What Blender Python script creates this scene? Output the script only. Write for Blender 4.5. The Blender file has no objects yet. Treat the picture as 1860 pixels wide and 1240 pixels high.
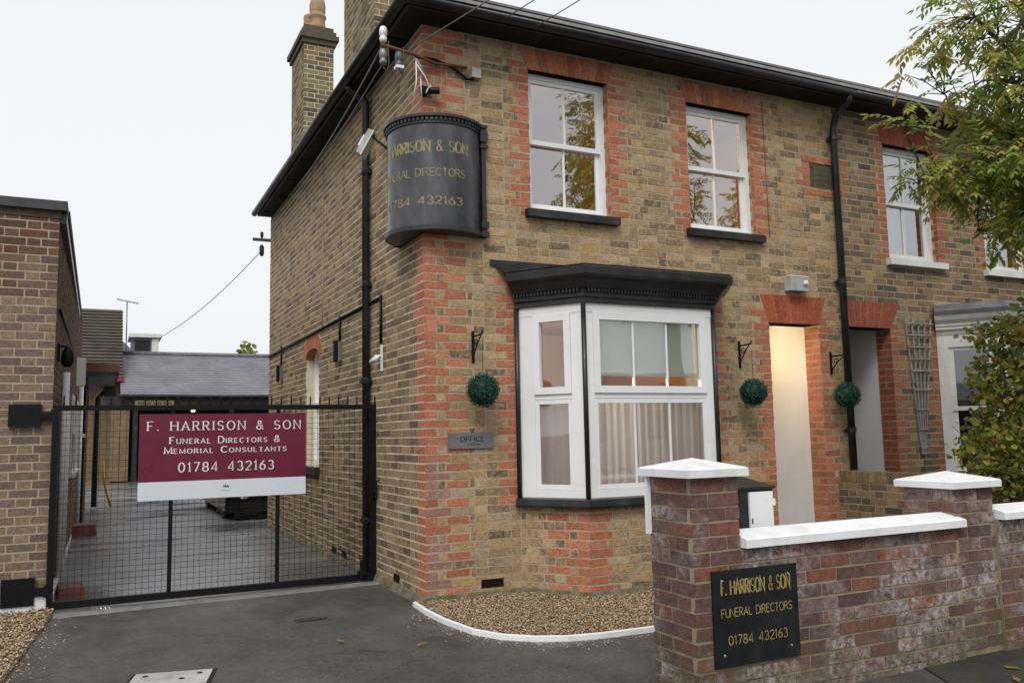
import bpy, math, random
from mathutils import Vector, Matrix
R = math.radians
rng = random.Random(7)
scene = bpy.context.scene
col = scene.collection

# ------------------------------------------------------------------ camera
CAM = Vector((-2.51215, -6.88682, 1.35767))
YAW, PITCH, ROLL, FPX = 0.4530, 0.1084, -0.0197, 1543.74
FW = Vector((math.sin(YAW)*math.cos(PITCH), math.cos(YAW)*math.cos(PITCH), math.sin(PITCH)))
_r0 = Vector((math.cos(YAW), -math.sin(YAW), 0)); _u0 = _r0.cross(FW)
RT = _r0*math.cos(ROLL) + _u0*math.sin(ROLL)
UP = -_r0*math.sin(ROLL) + _u0*math.cos(ROLL)
cam = bpy.data.objects.new('camera', bpy.data.cameras.new('camera')); col.objects.link(cam)
M = Matrix((RT, UP, -FW)).transposed().to_4x4(); M.translation = CAM
cam.matrix_world = M
cam.data.sensor_width = 36; cam.data.lens = FPX/1860*36; cam.data.clip_start = .05; cam.data.clip_end = 2000
scene.camera = cam
# ------------------------------------------------------------------ sky, sun, exposure (overcast)
SUN_EL, SUN_AZ = R(48), R(215)
w = bpy.data.worlds.new('World'); scene.world = w; w.use_nodes = True
nt = w.node_tree; bg = nt.nodes['Background']; bg.inputs['Strength'].default_value = 0.1
sky = nt.nodes.new('ShaderNodeTexSky'); sky.sky_type = 'NISHITA'; sky.sun_disc = False
sky.sun_elevation = SUN_EL; sky.sun_rotation = SUN_AZ; sky.dust_density = 5; sky.air_density = 1.2; sky.ozone_density = 1
hs = nt.nodes.new('ShaderNodeHueSaturation'); hs.inputs['Saturation'].default_value = .15
nt.links.new(sky.outputs[0], hs.inputs['Color'])
mx = nt.nodes.new('ShaderNodeMix'); mx.data_type = 'RGBA'; mx.inputs[0].default_value = .85
nt.links.new(hs.outputs[0], mx.inputs[6]); mx.inputs[7].default_value = (8.35, 8.5, 8.72, 1)
nt.links.new(mx.outputs[2], bg.inputs['Color'])
sl = bpy.data.lights.new('sun', 'SUN'); sl.energy = 1.5; sl.angle = R(25); sl.color = (1, .96, .9)
so = bpy.data.objects.new('sun', sl); col.objects.link(so)
sd = Vector((math.sin(SUN_AZ)*math.cos(SUN_EL), math.cos(SUN_AZ)*math.cos(SUN_EL), math.sin(SUN_EL)))
so.rotation_euler = (-sd).to_track_quat('-Z', 'Y').to_euler()
scene.view_settings.view_transform = 'Standard'; scene.view_settings.look = 'None'
scene.view_settings.gamma = 1; scene.view_settings.use_curve_mapping = False
scene.view_settings.exposure = 0.25
scene.cycles.max_bounces = 6; scene.cycles.diffuse_bounces = 3; scene.cycles.glossy_bounces = 3; scene.cycles.transparent_max_bounces = 8; scene.cycles.transmission_bounces = 4

# ------------------------------------------------------------------ helpers
def px(p):
    d = Vector(p)-CAM; z = d.dot(FW)
    if z < .05: return None
    return (930+FPX*d.dot(RT)/z, 620-FPX*d.dot(UP)/z, z)

class MB:
    def __init__(s): s.v = []; s.f = []; s.t = []
    def vs(s, pts):
        n = len(s.v); s.v += [tuple(p) for p in pts]; return n
    def poly(s, pts, t=None):
        n = s.vs(pts); s.f.append(tuple(range(n, n+len(pts)))); s.t.append(t)
    def box(s, a, b, t=None):
        x0, y0, z0 = a; x1, y1, z1 = b
        s.hexa([(x0,y0,z0),(x1,y0,z0),(x1,y0,z1),(x0,y0,z1),(x0,y1,z0),(x1,y1,z0),(x1,y1,z1),(x0,y1,z1)], t)
    def hexa(s, p, t=None):   # front quad 0-3, rear quad 4-7
        n = s.vs(p)
        for q in ((0,1,2,3),(5,4,7,6),(4,0,3,7),(1,5,6,2),(3,2,6,7),(4,5,1,0)):
            s.f.append(tuple(n+i for i in q)); s.t.append(t)
    def prism(s, poly, ext, t=None):   # planar polygon extruded by the vector ext
        e = Vector(ext); P = [Vector(p) for p in poly]; k = len(P)
        n = s.vs(P+[p+e for p in P])
        s.f.append(tuple(range(n, n+k))); s.f.append(tuple(range(n+2*k-1, n+k-1, -1))); s.t += [t, t]
        for i in range(k):
            j = (i+1) % k; s.f.append((n+i, n+k+i, n+k+j, n+j)); s.t.append(t)
    def tube(s, pts, r, n=8, t=None, caps=True):
        pts = [Vector(p) for p in pts]; rs = r if isinstance(r, (list, tuple)) else [r]*len(pts)
        base = len(s.v); prev = None
        for i, p in enumerate(pts):
            d = (pts[min(i+1, len(pts)-1)]-pts[max(i-1, 0)]).normalized()
            if prev is None:
                a = d.orthogonal().normalized()
            else:
                a = (prev-d*prev.dot(d))
                a = a.normalized() if a.length > 1e-6 else d.orthogonal().normalized()
            prev = a; b = d.cross(a)
            for k in range(n):
                an = 2*math.pi*k/n
                s.v.append(tuple(p+(a*math.cos(an)+b*math.sin(an))*rs[i]))
        for i in range(len(pts)-1):
            for k in range(n):
                k2 = (k+1) % n
                s.f.append((base+i*n+k, base+i*n+k2, base+(i+1)*n+k2, base+(i+1)*n+k)); s.t.append(t)
        if caps:
            s.f.append(tuple(base+k for k in range(n-1, -1, -1))); s.t.append(t)
            m = base+(len(pts)-1)*n
            s.f.append(tuple(m+k for k in range(n))); s.t.append(t)
    def lathe(s, prof, c, n=16, t=None):   # profile of (radius, z) about the vertical through c
        base = len(s.v)
        for r, z in prof:
            for k in range(n):
                an = 2*math.pi*k/n
                s.v.append((c[0]+r*math.cos(an), c[1]+r*math.sin(an), c[2]+z))
        for i in range(len(prof)-1):
            for k in range(n):
                k2 = (k+1) % n
                s.f.append((base+i*n+k, base+i*n+k2, base+(i+1)*n+k2, base+(i+1)*n+k)); s.t.append(t)
        s.f.append(tuple(base+k for k in range(n-1, -1, -1))); s.t.append(t)
        m = base+(len(prof)-1)*n; s.f.append(tuple(m+k for k in range(n))); s.t.append(t)
    def sweep(s, path, prof, t=None, close=True):
        """prof [(offset, z)] swept along the plan polyline path, offset to the right of its direction, mitred"""
        P = [Vector((p[0], p[1])) for p in path]; k = len(prof); base = len(s.v)
        for i, p in enumerate(P):
            ns = []
            if i > 0: d = (p-P[i-1]).normalized(); ns.append(Vector((d.y, -d.x)))
            if i < len(P)-1: d = (P[i+1]-p).normalized(); ns.append(Vector((d.y, -d.x)))
            m = sum(ns, Vector((0, 0)))
            m = m.normalized(); m = m/max(.2, m.dot(ns[0]))
            for o, z in prof: s.v.append((p.x+m.x*o, p.y+m.y*o, z))
        kk = k if close else k-1
        for i in range(len(P)-1):
            for j in range(kk):
                j2 = (j+1) % k
                s.f.append((base+i*k+j, base+(i+1)*k+j, base+(i+1)*k+j2, base+i*k+j2)); s.t.append(t)
        if close:
            s.f.append(tuple(base+j for j in range(k))); s.t.append(t)
            m = base+(len(P)-1)*k; s.f.append(tuple(m+j for j in range(k-1, -1, -1))); s.t.append(t)
    def build(s, name, mat, parent=None, smooth=False, kind=None):
        me = bpy.data.meshes.new(name); me.from_pydata(s.v, [], s.f)
        if any(t is not None for t in s.t):
            at = me.attributes.new('tint', 'FLOAT_COLOR', 'FACE')
            buf = []
            for t in s.t: buf += [t[0], t[1], t[2], 1] if t else [.5, .5, .5, 1]
            at.data.foreach_set('color', buf)
        if smooth: me.polygons.foreach_set('use_smooth', [True]*len(me.polygons))
        me.materials.append(mat); me.update()
        o = bpy.data.objects.new(name, me); col.objects.link(o)
        if parent is not None: o.parent = parent
        if kind: o['kind'] = kind
        return o

def tag(o, label, cat, group=None):
    o['label'] = label; o['category'] = cat
    if group: o['group'] = group
    return o
def thing(name, label, cat, group=None):
    o = bpy.data.objects.new(name, None); col.objects.link(o); o.empty_display_size = .1
    return tag(o, label, cat, group)
def structure(o): o['kind'] = 'structure'; return o
def boxo(name, a, b, mat, parent=None):
    m = MB(); m.box(a, b); return m.build(name, mat, parent)
def tubeo(name, pts, r, mat, parent=None, n=8):
    m = MB(); m.tube(pts, r, n); return m.build(name, mat, parent, True)

# ------------------------------------------------------------------ materials
class NT:
    def __init__(s, name):
        s.m = bpy.data.materials.new(name); s.m.use_nodes = True
        s.t = s.m.node_tree; s.b = s.t.nodes['Principled BSDF']; s.pos = None
    def n(s, typ, **kw):
        o = s.t.nodes.new('ShaderNode'+typ)
        for k, v in kw.items(): setattr(o, k, v)
        return o
    def l(s, a, b): s.t.links.new(a, b)
    def P(s, scale=(1,1,1)):
        if s.pos is None: s.pos = s.n('NewGeometry').outputs['Position']
        if scale == (1,1,1): return s.pos
        m = s.n('Mapping'); m.inputs['Scale'].default_value = scale; s.l(s.pos, m.inputs[0]); return m.outputs[0]
    def noise(s, sc, det=3, rough=.55, scale=(1,1,1)):
        o = s.n('TexNoise'); o.inputs['Scale'].default_value = sc; o.inputs['Detail'].default_value = det
        o.inputs['Roughness'].default_value = rough; s.l(s.P(scale), o.inputs['Vector']); return o.outputs['Fac']
    def ramp(s, x, a, b, lo=0., hi=1.):
        o = s.n('MapRange'); o.inputs[1].default_value = a; o.inputs[2].default_value = b
        o.inputs[3].default_value = lo; o.inputs[4].default_value = hi; s.l(x, o.inputs[0]); return o.outputs[0]
    def mix(s, f, a, b, mode='MIX'):
        o = s.n('Mix'); o.data_type = 'RGBA'; o.blend_type = mode
        for i, v in ((0, f), (6, a), (7, b)):
            if isinstance(v, (int, float)): o.inputs[i].default_value = v
            elif isinstance(v, (tuple, list)): o.inputs[i].default_value = (*v[:3], 1)
            else: s.l(v, o.inputs[i])
        return o.outputs[2]
    def math(s, op, a, b=None):
        o = s.n('Math', operation=op)
        for i, v in ((0, a), (1, b)):
            if v is None: continue
            if isinstance(v, (int, float)): o.inputs[i].default_value = v
            else: s.l(v, o.inputs[i])
        return o.outputs[0]
    def z(s):
        o = s.n('SeparateXYZ'); s.l(s.P(), o.inputs[0]); return o.outputs['Z']
    def bump(s, h, st, dist=.01):
        o = s.n('Bump'); o.inputs['Strength'].default_value = st; o.inputs['Distance'].default_value = dist
        s.l(h, o.inputs['Height']); s.l(o.outputs[0], s.b.inputs['Normal'])
    def attr(s):
        o = s.n('Attribute'); o.attribute_name = 'tint'; return o.outputs['Color']
    def out(s, c, rough=.8, spec=None, metal=0):
        if isinstance(c, (tuple, list)): s.b.inputs['Base Color'].default_value = (*c[:3], 1)
        else: s.l(c, s.b.inputs['Base Color'])
        if isinstance(rough, (int, float)): s.b.inputs['Roughness'].default_value = rough
        else: s.l(rough, s.b.inputs['Roughness'])
        if spec is not None: s.b.inputs['Specular IOR Level'].default_value = spec
        s.b.inputs['Metallic'].default_value = metal
        return s.m

def paint(name, c, rough=.4, var=.25, sc=9, dirt=None, dirt_amt=.0, metal=0, bump=.0, dsc=5, spec=None):
    t = NT(name); f = t.ramp(t.noise(sc, 4), .3, .7, 1-var, 1+var*.6)
    cc = t.n('CombineColor')
    for i in range(3): t.l(f, cc.inputs[i])
    c2 = t.mix(1, c, cc.outputs[0], 'MULTIPLY')
    if dirt: c2 = t.mix(t.ramp(t.noise(dsc, 5, .65, (1,1,.35)), .48, .75, 0, dirt_amt), c2, dirt)
    if bump: t.bump(t.noise(sc*6, 3), bump, .004)
    return t.out(c2, t.ramp(t.noise(sc*2, 3), .3, .7, max(.03, rough-.1), min(1, rough+.12)), metal=metal, spec=spec)

def brick_mat(name, smear=None, smear_amt=0., smear_lo=.52, smear_hi=.7, ssc=14, moss=0, efflor=0, soot=.25):
    t = NT(name)
    f = t.ramp(t.noise(34, 5, .72), .25, .75, .50, 1.42)
    cc = t.n('CombineColor')
    for i in range(3): t.l(f, cc.inputs[i])
    c = t.mix(1, t.attr(), cc.outputs[0], 'MULTIPLY')
    c = t.mix(t.ramp(t.noise(75, 3, .6), .58, .72, 0, .32), c, (.06, .046, .035))
    if soot: c = t.mix(t.ramp(t.noise(1.3, 6, .7, (1,1,.4)), .47, .72, 0, soot), c, (.075, .055, .04))
    if smear: c = t.mix(t.ramp(t.noise(ssc, 5, .7), smear_lo, smear_hi, 0, smear_amt), c, smear)
    if efflor:
        k = t.math('MULTIPLY', t.ramp(t.noise(2.6, 3, .5), .42, .58), t.ramp(t.noise(24, 5, .78), .40, .62))
        ob = t.n('ObjectInfo'); k = t.math('MULTIPLY', k, t.ramp(ob.outputs['Random'], .08, .45))
        c = t.mix(t.math('MULTIPLY', k, efflor), c, (.48, .43, .43))
    if moss:
        k = t.math('MULTIPLY', t.ramp(t.z(), .02, .34, 1, 0), t.ramp(t.noise(7, 5, .7), .36, .62))
        c = t.mix(t.math('MULTIPLY', k, moss), c, (.085, .085, .035))
    h = t.math('ADD', t.math('MULTIPLY', t.noise(60, 4, .7), 1.0), t.math('MULTIPLY', t.noise(14, 3), 1.2))
    t.bump(h, .75, .006)
    return t.out(c, .9, .25)

def mortar_mat(name, c, c2, moss=0):
    t = NT(name); k = t.mix(t.ramp(t.noise(9, 5, .7), .35, .7), c, c2)
    k = t.mix(t.ramp(t.noise(2, 4, .6), .52, .78, 0, .35), k, (.12, .10, .075))
    if moss:
        q = t.math('MULTIPLY', t.ramp(t.z(), .02, .34, 1, 0), t.ramp(t.noise(7, 5, .7), .36, .62))
        k = t.mix(t.math('MULTIPLY', q, moss), k, (.085, .085, .035))
    t.bump(t.noise(90, 3, .7), .6, .005); return t.out(k, .95, .2)

m_black = paint('black_paint', (.014, .014, .016), .38, .4, 8, (.09, .085, .08), .35, bump=.15)
m_blackmetal = paint('black_metal', (.007, .007, .008), .5, .3, 20, spec=.2)
m_soffit = paint('black_soffit_boards', (.014, .012, .011), .6, .5, 6, (.07, .06, .05), .25, spec=.25)
m_white = paint('white_plastic', (.80, .81, .82), .32, .04, 3, (.5, .48, .42), .12)
m_oldwhite = paint('old_white_paint', (.66, .66, .63), .5, .1, 5, (.32, .30, .24), .45)
m_coping = paint('white_masonry_paint', (.80, .81, .83), .6, .06, 6, (.36, .37, .31), .34, bump=.35, dsc=6)
m_plaster = paint('white_plaster', (.70, .68, .68), .7, .05, 2, (.5, .46, .4), .25)
m_grey = paint('grey_metal', (.22, .23, .23), .4, .15, 5, (.10, .11, .10), .4, metal=.5)
m_zinc = paint('galvanised', (.5, .52, .54), .35, .15, 6, metal=.6)
m_lightbox = paint('pale_grey_plastic', (.46, .47, .46), .5, .12, 6, (.16, .16, .11), .65, dsc=12)
m_terra = paint('terracotta', (.42, .27, .16), .8, .25, 6, (.12, .10, .07), .5, bump=.4)
m_lead = paint('lead_sheet', (.12, .125, .14), .5, .3, 5, (.3, .3, .31), .4)
m_crimson = paint('crimson_sign', (.14, .010, .038), .35, .05, 3)
m_signwhite = paint('sign_white', (.66, .71, .77), .35, .03, 3)
m_lettwhite = paint('white_lettering', (.72, .72, .74), .5, .03, 3)
m_signblack = paint('black_sign_enamel', (.010, .011, .013), .3, .3, 5, (.12, .11, .10), .18)
m_gold = paint('gold_lettering', (.30, .235, .085), .5, .35, 40)
m_slate = None
m_tan = paint('tan_boards', (.19, .125, .065), .7, .3, 5)
m_redblock = paint('red_block', (.24, .09, .075), .85, .35, 12, (.3, .24, .22), .4)
m_yellow = paint('yellow_rubber', (.62, .36, .02), .5, .1, 5)
m_yellowsign = paint('yellow_sign', (.55, .45, .18), .5, .15, 5)
m_rust = paint('brown_fascia', (.14, .065, .04), .7, .3, 5)
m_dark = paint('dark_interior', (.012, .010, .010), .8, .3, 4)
m_concrete = paint('pale_concrete', (.40, .40, .39), .75, .2, 7, (.13, .12, .10), .5, bump=.4)
m_threshold = paint('worn_concrete', (.20, .195, .185), .7, .3, 6, (.06, .058, .052), .6, bump=.4)
m_bark = paint('bark', (.055, .042, .032), .9, .4, 14, bump=.6)
m_rubber = paint('tyre_rubber', (.012, .012, .012), .7, .2, 9)
m_carpaint = paint('black_car_paint', (.006, .006, .008), .12, .1, 3)
m_chrome = paint('chrome', (.7, .7, .72), .12, .05, 3, metal=1)
m_ochre = paint('ochre_room_wall', (.52, .33, .11), .8, .12, 1.5)
m_orange = paint('orange_room_wall', (.36, .19, .085), .8, .15, 1.5)
m_flower = paint('red_petals', (.45, .05, .02), .6, .3, 30)
m_hair = paint('dark_cloth', (.03, .025, .02), .8, .3, 10)
m_felt = paint('roofing_felt', (.05, .05, .052), .7, .35, 9, (.14, .13, .12), .35, bump=.4)
m_eaves = paint('eaves_highlight', (.30, .29, .28), .45, .3, 6, (.10, .085, .07), .6, dsc=9)  # pale grey that puts the gutter's reflected highlight into the colour
m_trellis = paint('weathered_trellis', (.30, .29, .27), .8, .3, 9)
m_weather = paint('date_stone', (.105, .082, .056), .9, .35, 12, (.05, .045, .035), .5, bump=.8)

t = NT('net_curtain'); t.out(t.mix(t.ramp(t.noise(14, 3, .5, (1,1,.06)), .35, .65), (.74, .72, .71), (.93, .92, .92)), .9)
tr = t.n('BsdfTransparent'); ms = t.n('MixShader'); ms.inputs[0].default_value = 1.0
tl = t.n('BsdfTranslucent'); tl.inputs[0].default_value = (.85, .82, .80, 1); m2 = t.n('MixShader'); m2.inputs[0].default_value = .34; t.l(t.b.outputs[0], m2.inputs[1]); t.l(tl.outputs[0], m2.inputs[2])
t.l(tr.outputs[0], ms.inputs[1]); t.l(m2.outputs[0], ms.inputs[2]); t.l(ms.outputs[0], t.t.nodes['Material Output'].inputs[0]); m_net = t.m
t = NT('pale_green_blind'); t.out((.78, .86, .78), .9); tl = t.n('BsdfTranslucent'); tl.inputs[0].default_value = (.68, .78, .70, 1); ms = t.n('MixShader'); ms.inputs[0].default_value = .25; t.l(t.b.outputs[0], ms.inputs[1]); t.l(tl.outputs[0], ms.inputs[2]); t.l(ms.outputs[0], t.t.nodes['Material Output'].inputs[0]); m_greenblind = t.m

def glass(name, k):
    t = NT(name); gl = t.n('BsdfGlossy'); gl.inputs['Roughness'].default_value = .015; gl.inputs['Color'].default_value = (.95, .97, 1, 1)
    tr = t.n('BsdfTransparent'); tr.inputs[0].default_value = (.95, .97, .96, 1); fr = t.n('Fresnel'); fr.inputs[0].default_value = 1.55
    ms = t.n('MixShader'); t.l(t.math('MINIMUM', t.math('ADD', t.math('MULTIPLY', fr.outputs[0], 1.9), k), .9), ms.inputs[0])
    b = t.n('Bump'); b.inputs['Strength'].default_value = .05; b.inputs['Distance'].default_value = .02; t.l(t.noise(2.2, 1), b.inputs['Height']); t.l(b.outputs[0], gl.inputs['Normal'])
    t.l(tr.outputs[0], ms.inputs[1]); t.l(gl.outputs[0], ms.inputs[2]); t.l(ms.outputs[0], t.t.nodes['Material Output'].inputs[0]); return t.m
m_glass = glass('window_glass', .28); m_clear = glass('clear_window_glass', .09)

def lamp_mat(name, c, s):
    t = NT(name); e = t.b; e.inputs['Emission Color'].default_value = (*c, 1); e.inputs['Emission Strength'].default_value = s
    return t.out(c, .5)
m_bulb = lamp_mat('lit_globe', (1, .78, .42), 6)

# wet tarmac: patches of different age and wetness
t = NT('wet_tarmac')
c = t.mix(t.ramp(t.noise(.9, 6, .68), .38, .62), (.034, .032, .032), (.088, .083, .079))
c = t.mix(t.ramp(t.noise(52, 5, .85), .50, .62, 0, .62), c, (.17, .162, .155))
c = t.mix(t.ramp(t.noise(45, 4, .7), .52, .7, 0, .6), c, (.03, .028, .027))
nz = t.n('TexNoise'); nz.inputs['Scale'].default_value = 2.5; nz.inputs['Detail'].default_value = 5; t.l(t.P(), nz.inputs['Vector'])
va = t.n('VectorMath', operation='MULTIPLY_ADD'); va.inputs[1].default_value = (.5, .5, 0); t.l(nz.outputs['Color'], va.inputs[0]); t.l(t.P(), va.inputs[2])
vo = t.n('TexVoronoi'); vo.feature = 'DISTANCE_TO_EDGE'; vo.inputs['Scale'].default_value = .55; t.l(va.outputs[0], vo.inputs['Vector'])
crack = t.math('MULTIPLY', t.ramp(vo.outputs['Distance'], .0015, .007, 1, 0), t.ramp(t.noise(.7, 3), .45, .6))
c = t.mix(t.math('MULTIPLY', crack, .75), c, (.015, .014, .012))
c = t.mix(t.ramp(t.noise(.7, 5, .7, (1.4, .6, 1)), .50, .62, 0, .6), c, (.022, .021, .021))
c = t.mix(t.ramp(t.noise(2.7, 5, .7), .62, .78, 0, .6), c, (.045, .042, .022))
t.bump(t.math('ADD', t.noise(70, 4, .8), t.math('MULTIPLY', t.noise(3, 3), .8)), .9, .008)
m_tarmac = t.out(c, t.ramp(t.noise(1.1, 5, .7, (.8, 1.4, 1)), .38, .62, .24, .70), .6)
t = NT('wet_drive')
c = t.mix(t.ramp(t.noise(1.1, 5, .6, (.7, 1.0, 1)), .35, .65), (.07, .07, .074), (.17, .17, .178))
c = t.mix(t.ramp(t.noise(120, 2, .6), .5, .72, 0, .5), c, (.16, .16, .16))
t.bump(t.math('ADD', t.math('MULTIPLY', t.noise(90, 2), .6), t.noise(2.2, 3, .5, (.9, 1.2, 1))), .35, .006)
m_drive = t.out(c, t.ramp(t.noise(.8, 5, .65, (.6, .9, 1)), .38, .62, .18, .50), 1.0)
t = NT('mossy_pavement')
c = t.mix(t.ramp(t.noise(2, 5, .6), .35, .65), (.022, .021, .020), (.045, .042, .04))
c = t.mix(t.ramp(t.noise(5, 5, .7), .5, .68, 0, .8), c, (.045, .055, .014))
t.bump(t.noise(120, 3), .6, .006); m_pave = t.out(c, .75, .4)
t = NT('soil'); m_soil = t.out(t.mix(t.noise(20, 4), (.10, .075, .05), (.20, .15, .10)), .95)
t = NT('shingle'); m_shingle = t.out(t.attr(), .7, .4)
t = NT('slates')
c = t.mix(t.ramp(t.noise(1.2, 5, .65), .3, .7), (.13, .125, .15), (.21, .205, .235))
c = t.mix(t.ramp(t.noise(3.5, 5, .7), .58, .72, 0, .45), c, (.42, .41, .42))
t.bump(t.noise(18, 3, .5, (.4, 1, 3)), .4, .01); m_slate = t.out(c, .5, .5)
t = NT('mossy_tiles')
c = t.mix(t.ramp(t.noise(1.6, 5, .65), .3, .7), (.05, .042, .036), (.10, .085, .07))
c = t.mix(t.ramp(t.z(), 4.6, 5.9, 0, .7), c, (.085, .08, .05)); m_tile = t.out(c, .85)
t = NT('leaf'); ca = t.attr(); t.out(ca, .45, .4)
tl = t.n('BsdfTranslucent'); t.l(ca, tl.inputs[0]); ms = t.n('MixShader'); ms.inputs[0].default_value = .5
t.l(t.b.outputs[0], ms.inputs[1]); t.l(tl.outputs[0], ms.inputs[2]); t.l(ms.outputs[0], t.t.nodes['Material Output'].inputs[0]); m_leaf = t.m

b_front = brick_mat('stock_brick_weathered', (.45, .37, .25), .62, .47, .64, 22, soot=.30)
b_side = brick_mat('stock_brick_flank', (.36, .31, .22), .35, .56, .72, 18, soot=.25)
b_next = brick_mat('stock_brick_neighbour', (.30, .25, .17), .35, .56, .74, 16, soot=.5)
b_red = brick_mat('red_rubbed_brick', (.45, .33, .22), .18, .6, .75, 20, soot=.12)
b_low = brick_mat('purple_brick', moss=.75, efflor=.95, soot=.2)
b_left = brick_mat('multi_brick', (.40, .33, .24), .2, .6, .75, 12, soot=.18)
b_chim = brick_mat('chimney_brick', (.40, .34, .22), .3, .55, .7, 16, soot=.2)
mo_front = mortar_mat('lime_mortar', (.48, .395, .275), (.34, .27, .18))
mo_side = mortar_mat('pale_mortar', (.66, .57, .42), (.52, .45, .33))
mo_next = mortar_mat('dark_mortar', (.44, .36, .25), (.29, .235, .165))
mo_low = mortar_mat('wall_mortar', (.34, .28, .19), (.22, .18, .125), .7)
mo_left = mortar_mat('buff_mortar', (.46, .385, .27), (.36, .30, .21))

# ------------------------------------------------------------------ brickwork
CO = .075
def jit(c, v): k = 1+rng.uniform(-v, v); return (c[0]*k*(1+rng.uniform(-.05, .05)), c[1]*k, c[2]*k*(1+rng.uniform(-.08, .08)))
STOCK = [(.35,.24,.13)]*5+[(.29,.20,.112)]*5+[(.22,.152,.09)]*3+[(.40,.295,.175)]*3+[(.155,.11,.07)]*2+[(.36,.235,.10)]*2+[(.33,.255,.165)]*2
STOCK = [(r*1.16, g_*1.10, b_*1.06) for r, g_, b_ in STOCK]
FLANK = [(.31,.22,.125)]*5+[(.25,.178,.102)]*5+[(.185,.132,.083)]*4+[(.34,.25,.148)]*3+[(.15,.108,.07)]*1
NEXT = [(.27,.185,.105)]*4+[(.215,.147,.09)]*4+[(.15,.11,.075)]*3+[(.31,.235,.14)]*2+[(.10,.078,.06)]*1
RED = [(.44,.165,.094)]*5+[(.48,.195,.115)]*3+[(.39,.142,.082)]*2
LOW = [(.135,.074,.066)]*5+[(.16,.080,.068)]*4+[(.105,.062,.057)]*4+[(.20,.082,.057)]*1+[(.16,.108,.095)]*2
def pick(l, v=.12): return jit(rng.choice(l), v)

def flemish(u0, u1, odd, S=.213, H=.1005, J=.012):
    u = u0-(((S+J+H+J)/2 if odd else 0))-rng.uniform(0, .004); k = 0
    if odd: u = u0-((S+H)/2+J)+.0
    while u < u1:
        L = S if k % 2 == 0 else H
        a, b = max(u, u0), min(u+L, u1)
        if b-a > .028: yield a, b
        u += L+J; k += 1
def stretcher(u0, u1, odd, S=.215, J=.010):
    u = u0-(.1125 if odd else 0)
    while u < u1:
        a, b = max(u, u0), min(u+S, u1)
        if b-a > .028: yield a, b
        u += S+J
def fill_face(u0, u1, z0, z1, pmap, holes=(), quoins=(), pal=STOCK, bond=flemish, pin=.0025, jitter=.002, rtint=None, gap=.014):
    """bricks of one face; holes [(za, zb, f(z)->(ua, ub))]; quoins [(u, side, kind, za, zb)]; yields (8 corners, tint, red?)"""
    out = []; n = int(math.ceil((z1-z0)/CO-1e-6)); odd0 = 0
    for k in range(n):
        za = z0+k*CO+.005; zb = min(za+CO-gap, z1); zm = z0+(k+.5)*CO
        if zb-za < .02: continue
        iv = [(u0, u1)]
        for ha, hb, f in holes:
            if ha < zm < hb:
                a, b = f(zm); nv = []
                for p, q in iv:
                    if b <= p or a >= q: nv.append((p, q))
                    else:
                        if a-p > .02: nv.append((p, a))
                        if q-b > .02: nv.append((b, q))
                iv = nv
        odd = k % 2
        for p, q in iv:
            segs = []; l, r = p, q
            for (qu, side, kind, qa, qb) in quoins:
                if not (qa <= zm <= qb): continue
                if kind == 'corner': seq = [(.225, 1)] if not odd else [(.108, 1), (.062, 0), (.205, 1)]
                elif kind == 'flank': seq = [(.225, 1)] if odd else [(.17, 1)]
                else: seq = [(.205, 1)] if odd else [(.102, 1)]
                if side > 0 and abs(qu-p) < .045:
                    for L, rd in seq:
                        if l+L > q: break
                        segs.append((l, l+L, rd)); l += L+.012
                if side < 0 and abs(qu-q) < .045:
                    for L, rd in seq:
                        if r-L < l: break
                        segs.append((r-L, r, rd)); r -= L+.012
            for a, b in bond(l, r, odd): segs.append((a, b, 0))
            for a, b, rd in segs:
                J = lambda s=jitter: rng.uniform(-s, s)
                d = pin+J(.0012)
                f4 = [pmap(a+J(), za+J(), d+J(.001)), pmap(b+J(), za+J(), d+J(.001)), pmap(b+J(), zb+J(), d+J(.001)), pmap(a+J(), zb+J(), d+J(.001))]
                b4 = [pmap(a, za, -.012), pmap(b, za, -.012), pmap(b, zb, -.012), pmap(a, zb, -.012)]
                tint = rtint(a, b, zm, rd) if rtint else None
                if tint is None: tint = pick(RED) if rd else pick(pal)
                out.append((f4+b4, tint, rd))
    return out
OCC = [(1178, 830, 1340, 1240), (1340, 985, 1860, 1240), (703, 225, 872, 425), (252, 752, 553, 900), (1700, 560, 1860, 900), (1720, 0, 1860, 520), (1064, 500, 1300, 905)]
def area(f4):
    p = [px(v) for v in f4]
    if any(q is None for q in p): return 0
    cx = sum(q[0] for q in p)/4; cy = sum(q[1] for q in p)/4
    if not (0 < cx < 1860 and 0 < cy < 1240): return 0
    return abs(sum(p[i][0]*p[(i+1) % 4][1]-p[(i+1) % 4][0]*p[i][1] for i in range(4)))/2
def lay(bricks, parent, mats, occ=OCC, limit=300, name='brick'):
    """mats: (plain, red); the largest in the picture become objects of their own, the rest one stuff part"""
    sc = []
    for i, b in enumerate(bricks):
        a = area(b[0][:4])
        if a > 0:
            q = px(b[0][0])
            if any(x0 < q[0] < x1 and y0 < q[1] < y1 for x0, y0, x1, y1 in occ): a *= .01
        sc.append((-a, i))
    sc.sort(); single = set(i for a, i in sc[:limit] if -a > 40)
    rest = {}
    for i, (p, t, rd) in enumerate(bricks):
        if i in single:
            m = MB(); m.hexa(p, t); m.build(name, mats[1] if rd else mats[0], parent)
        else:
            rest.setdefault(rd, MB()).hexa(p, t)
    for rd, m in rest.items(): m.build('brickwork', mats[1] if rd else mats[0], parent, kind='stuff')

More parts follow.
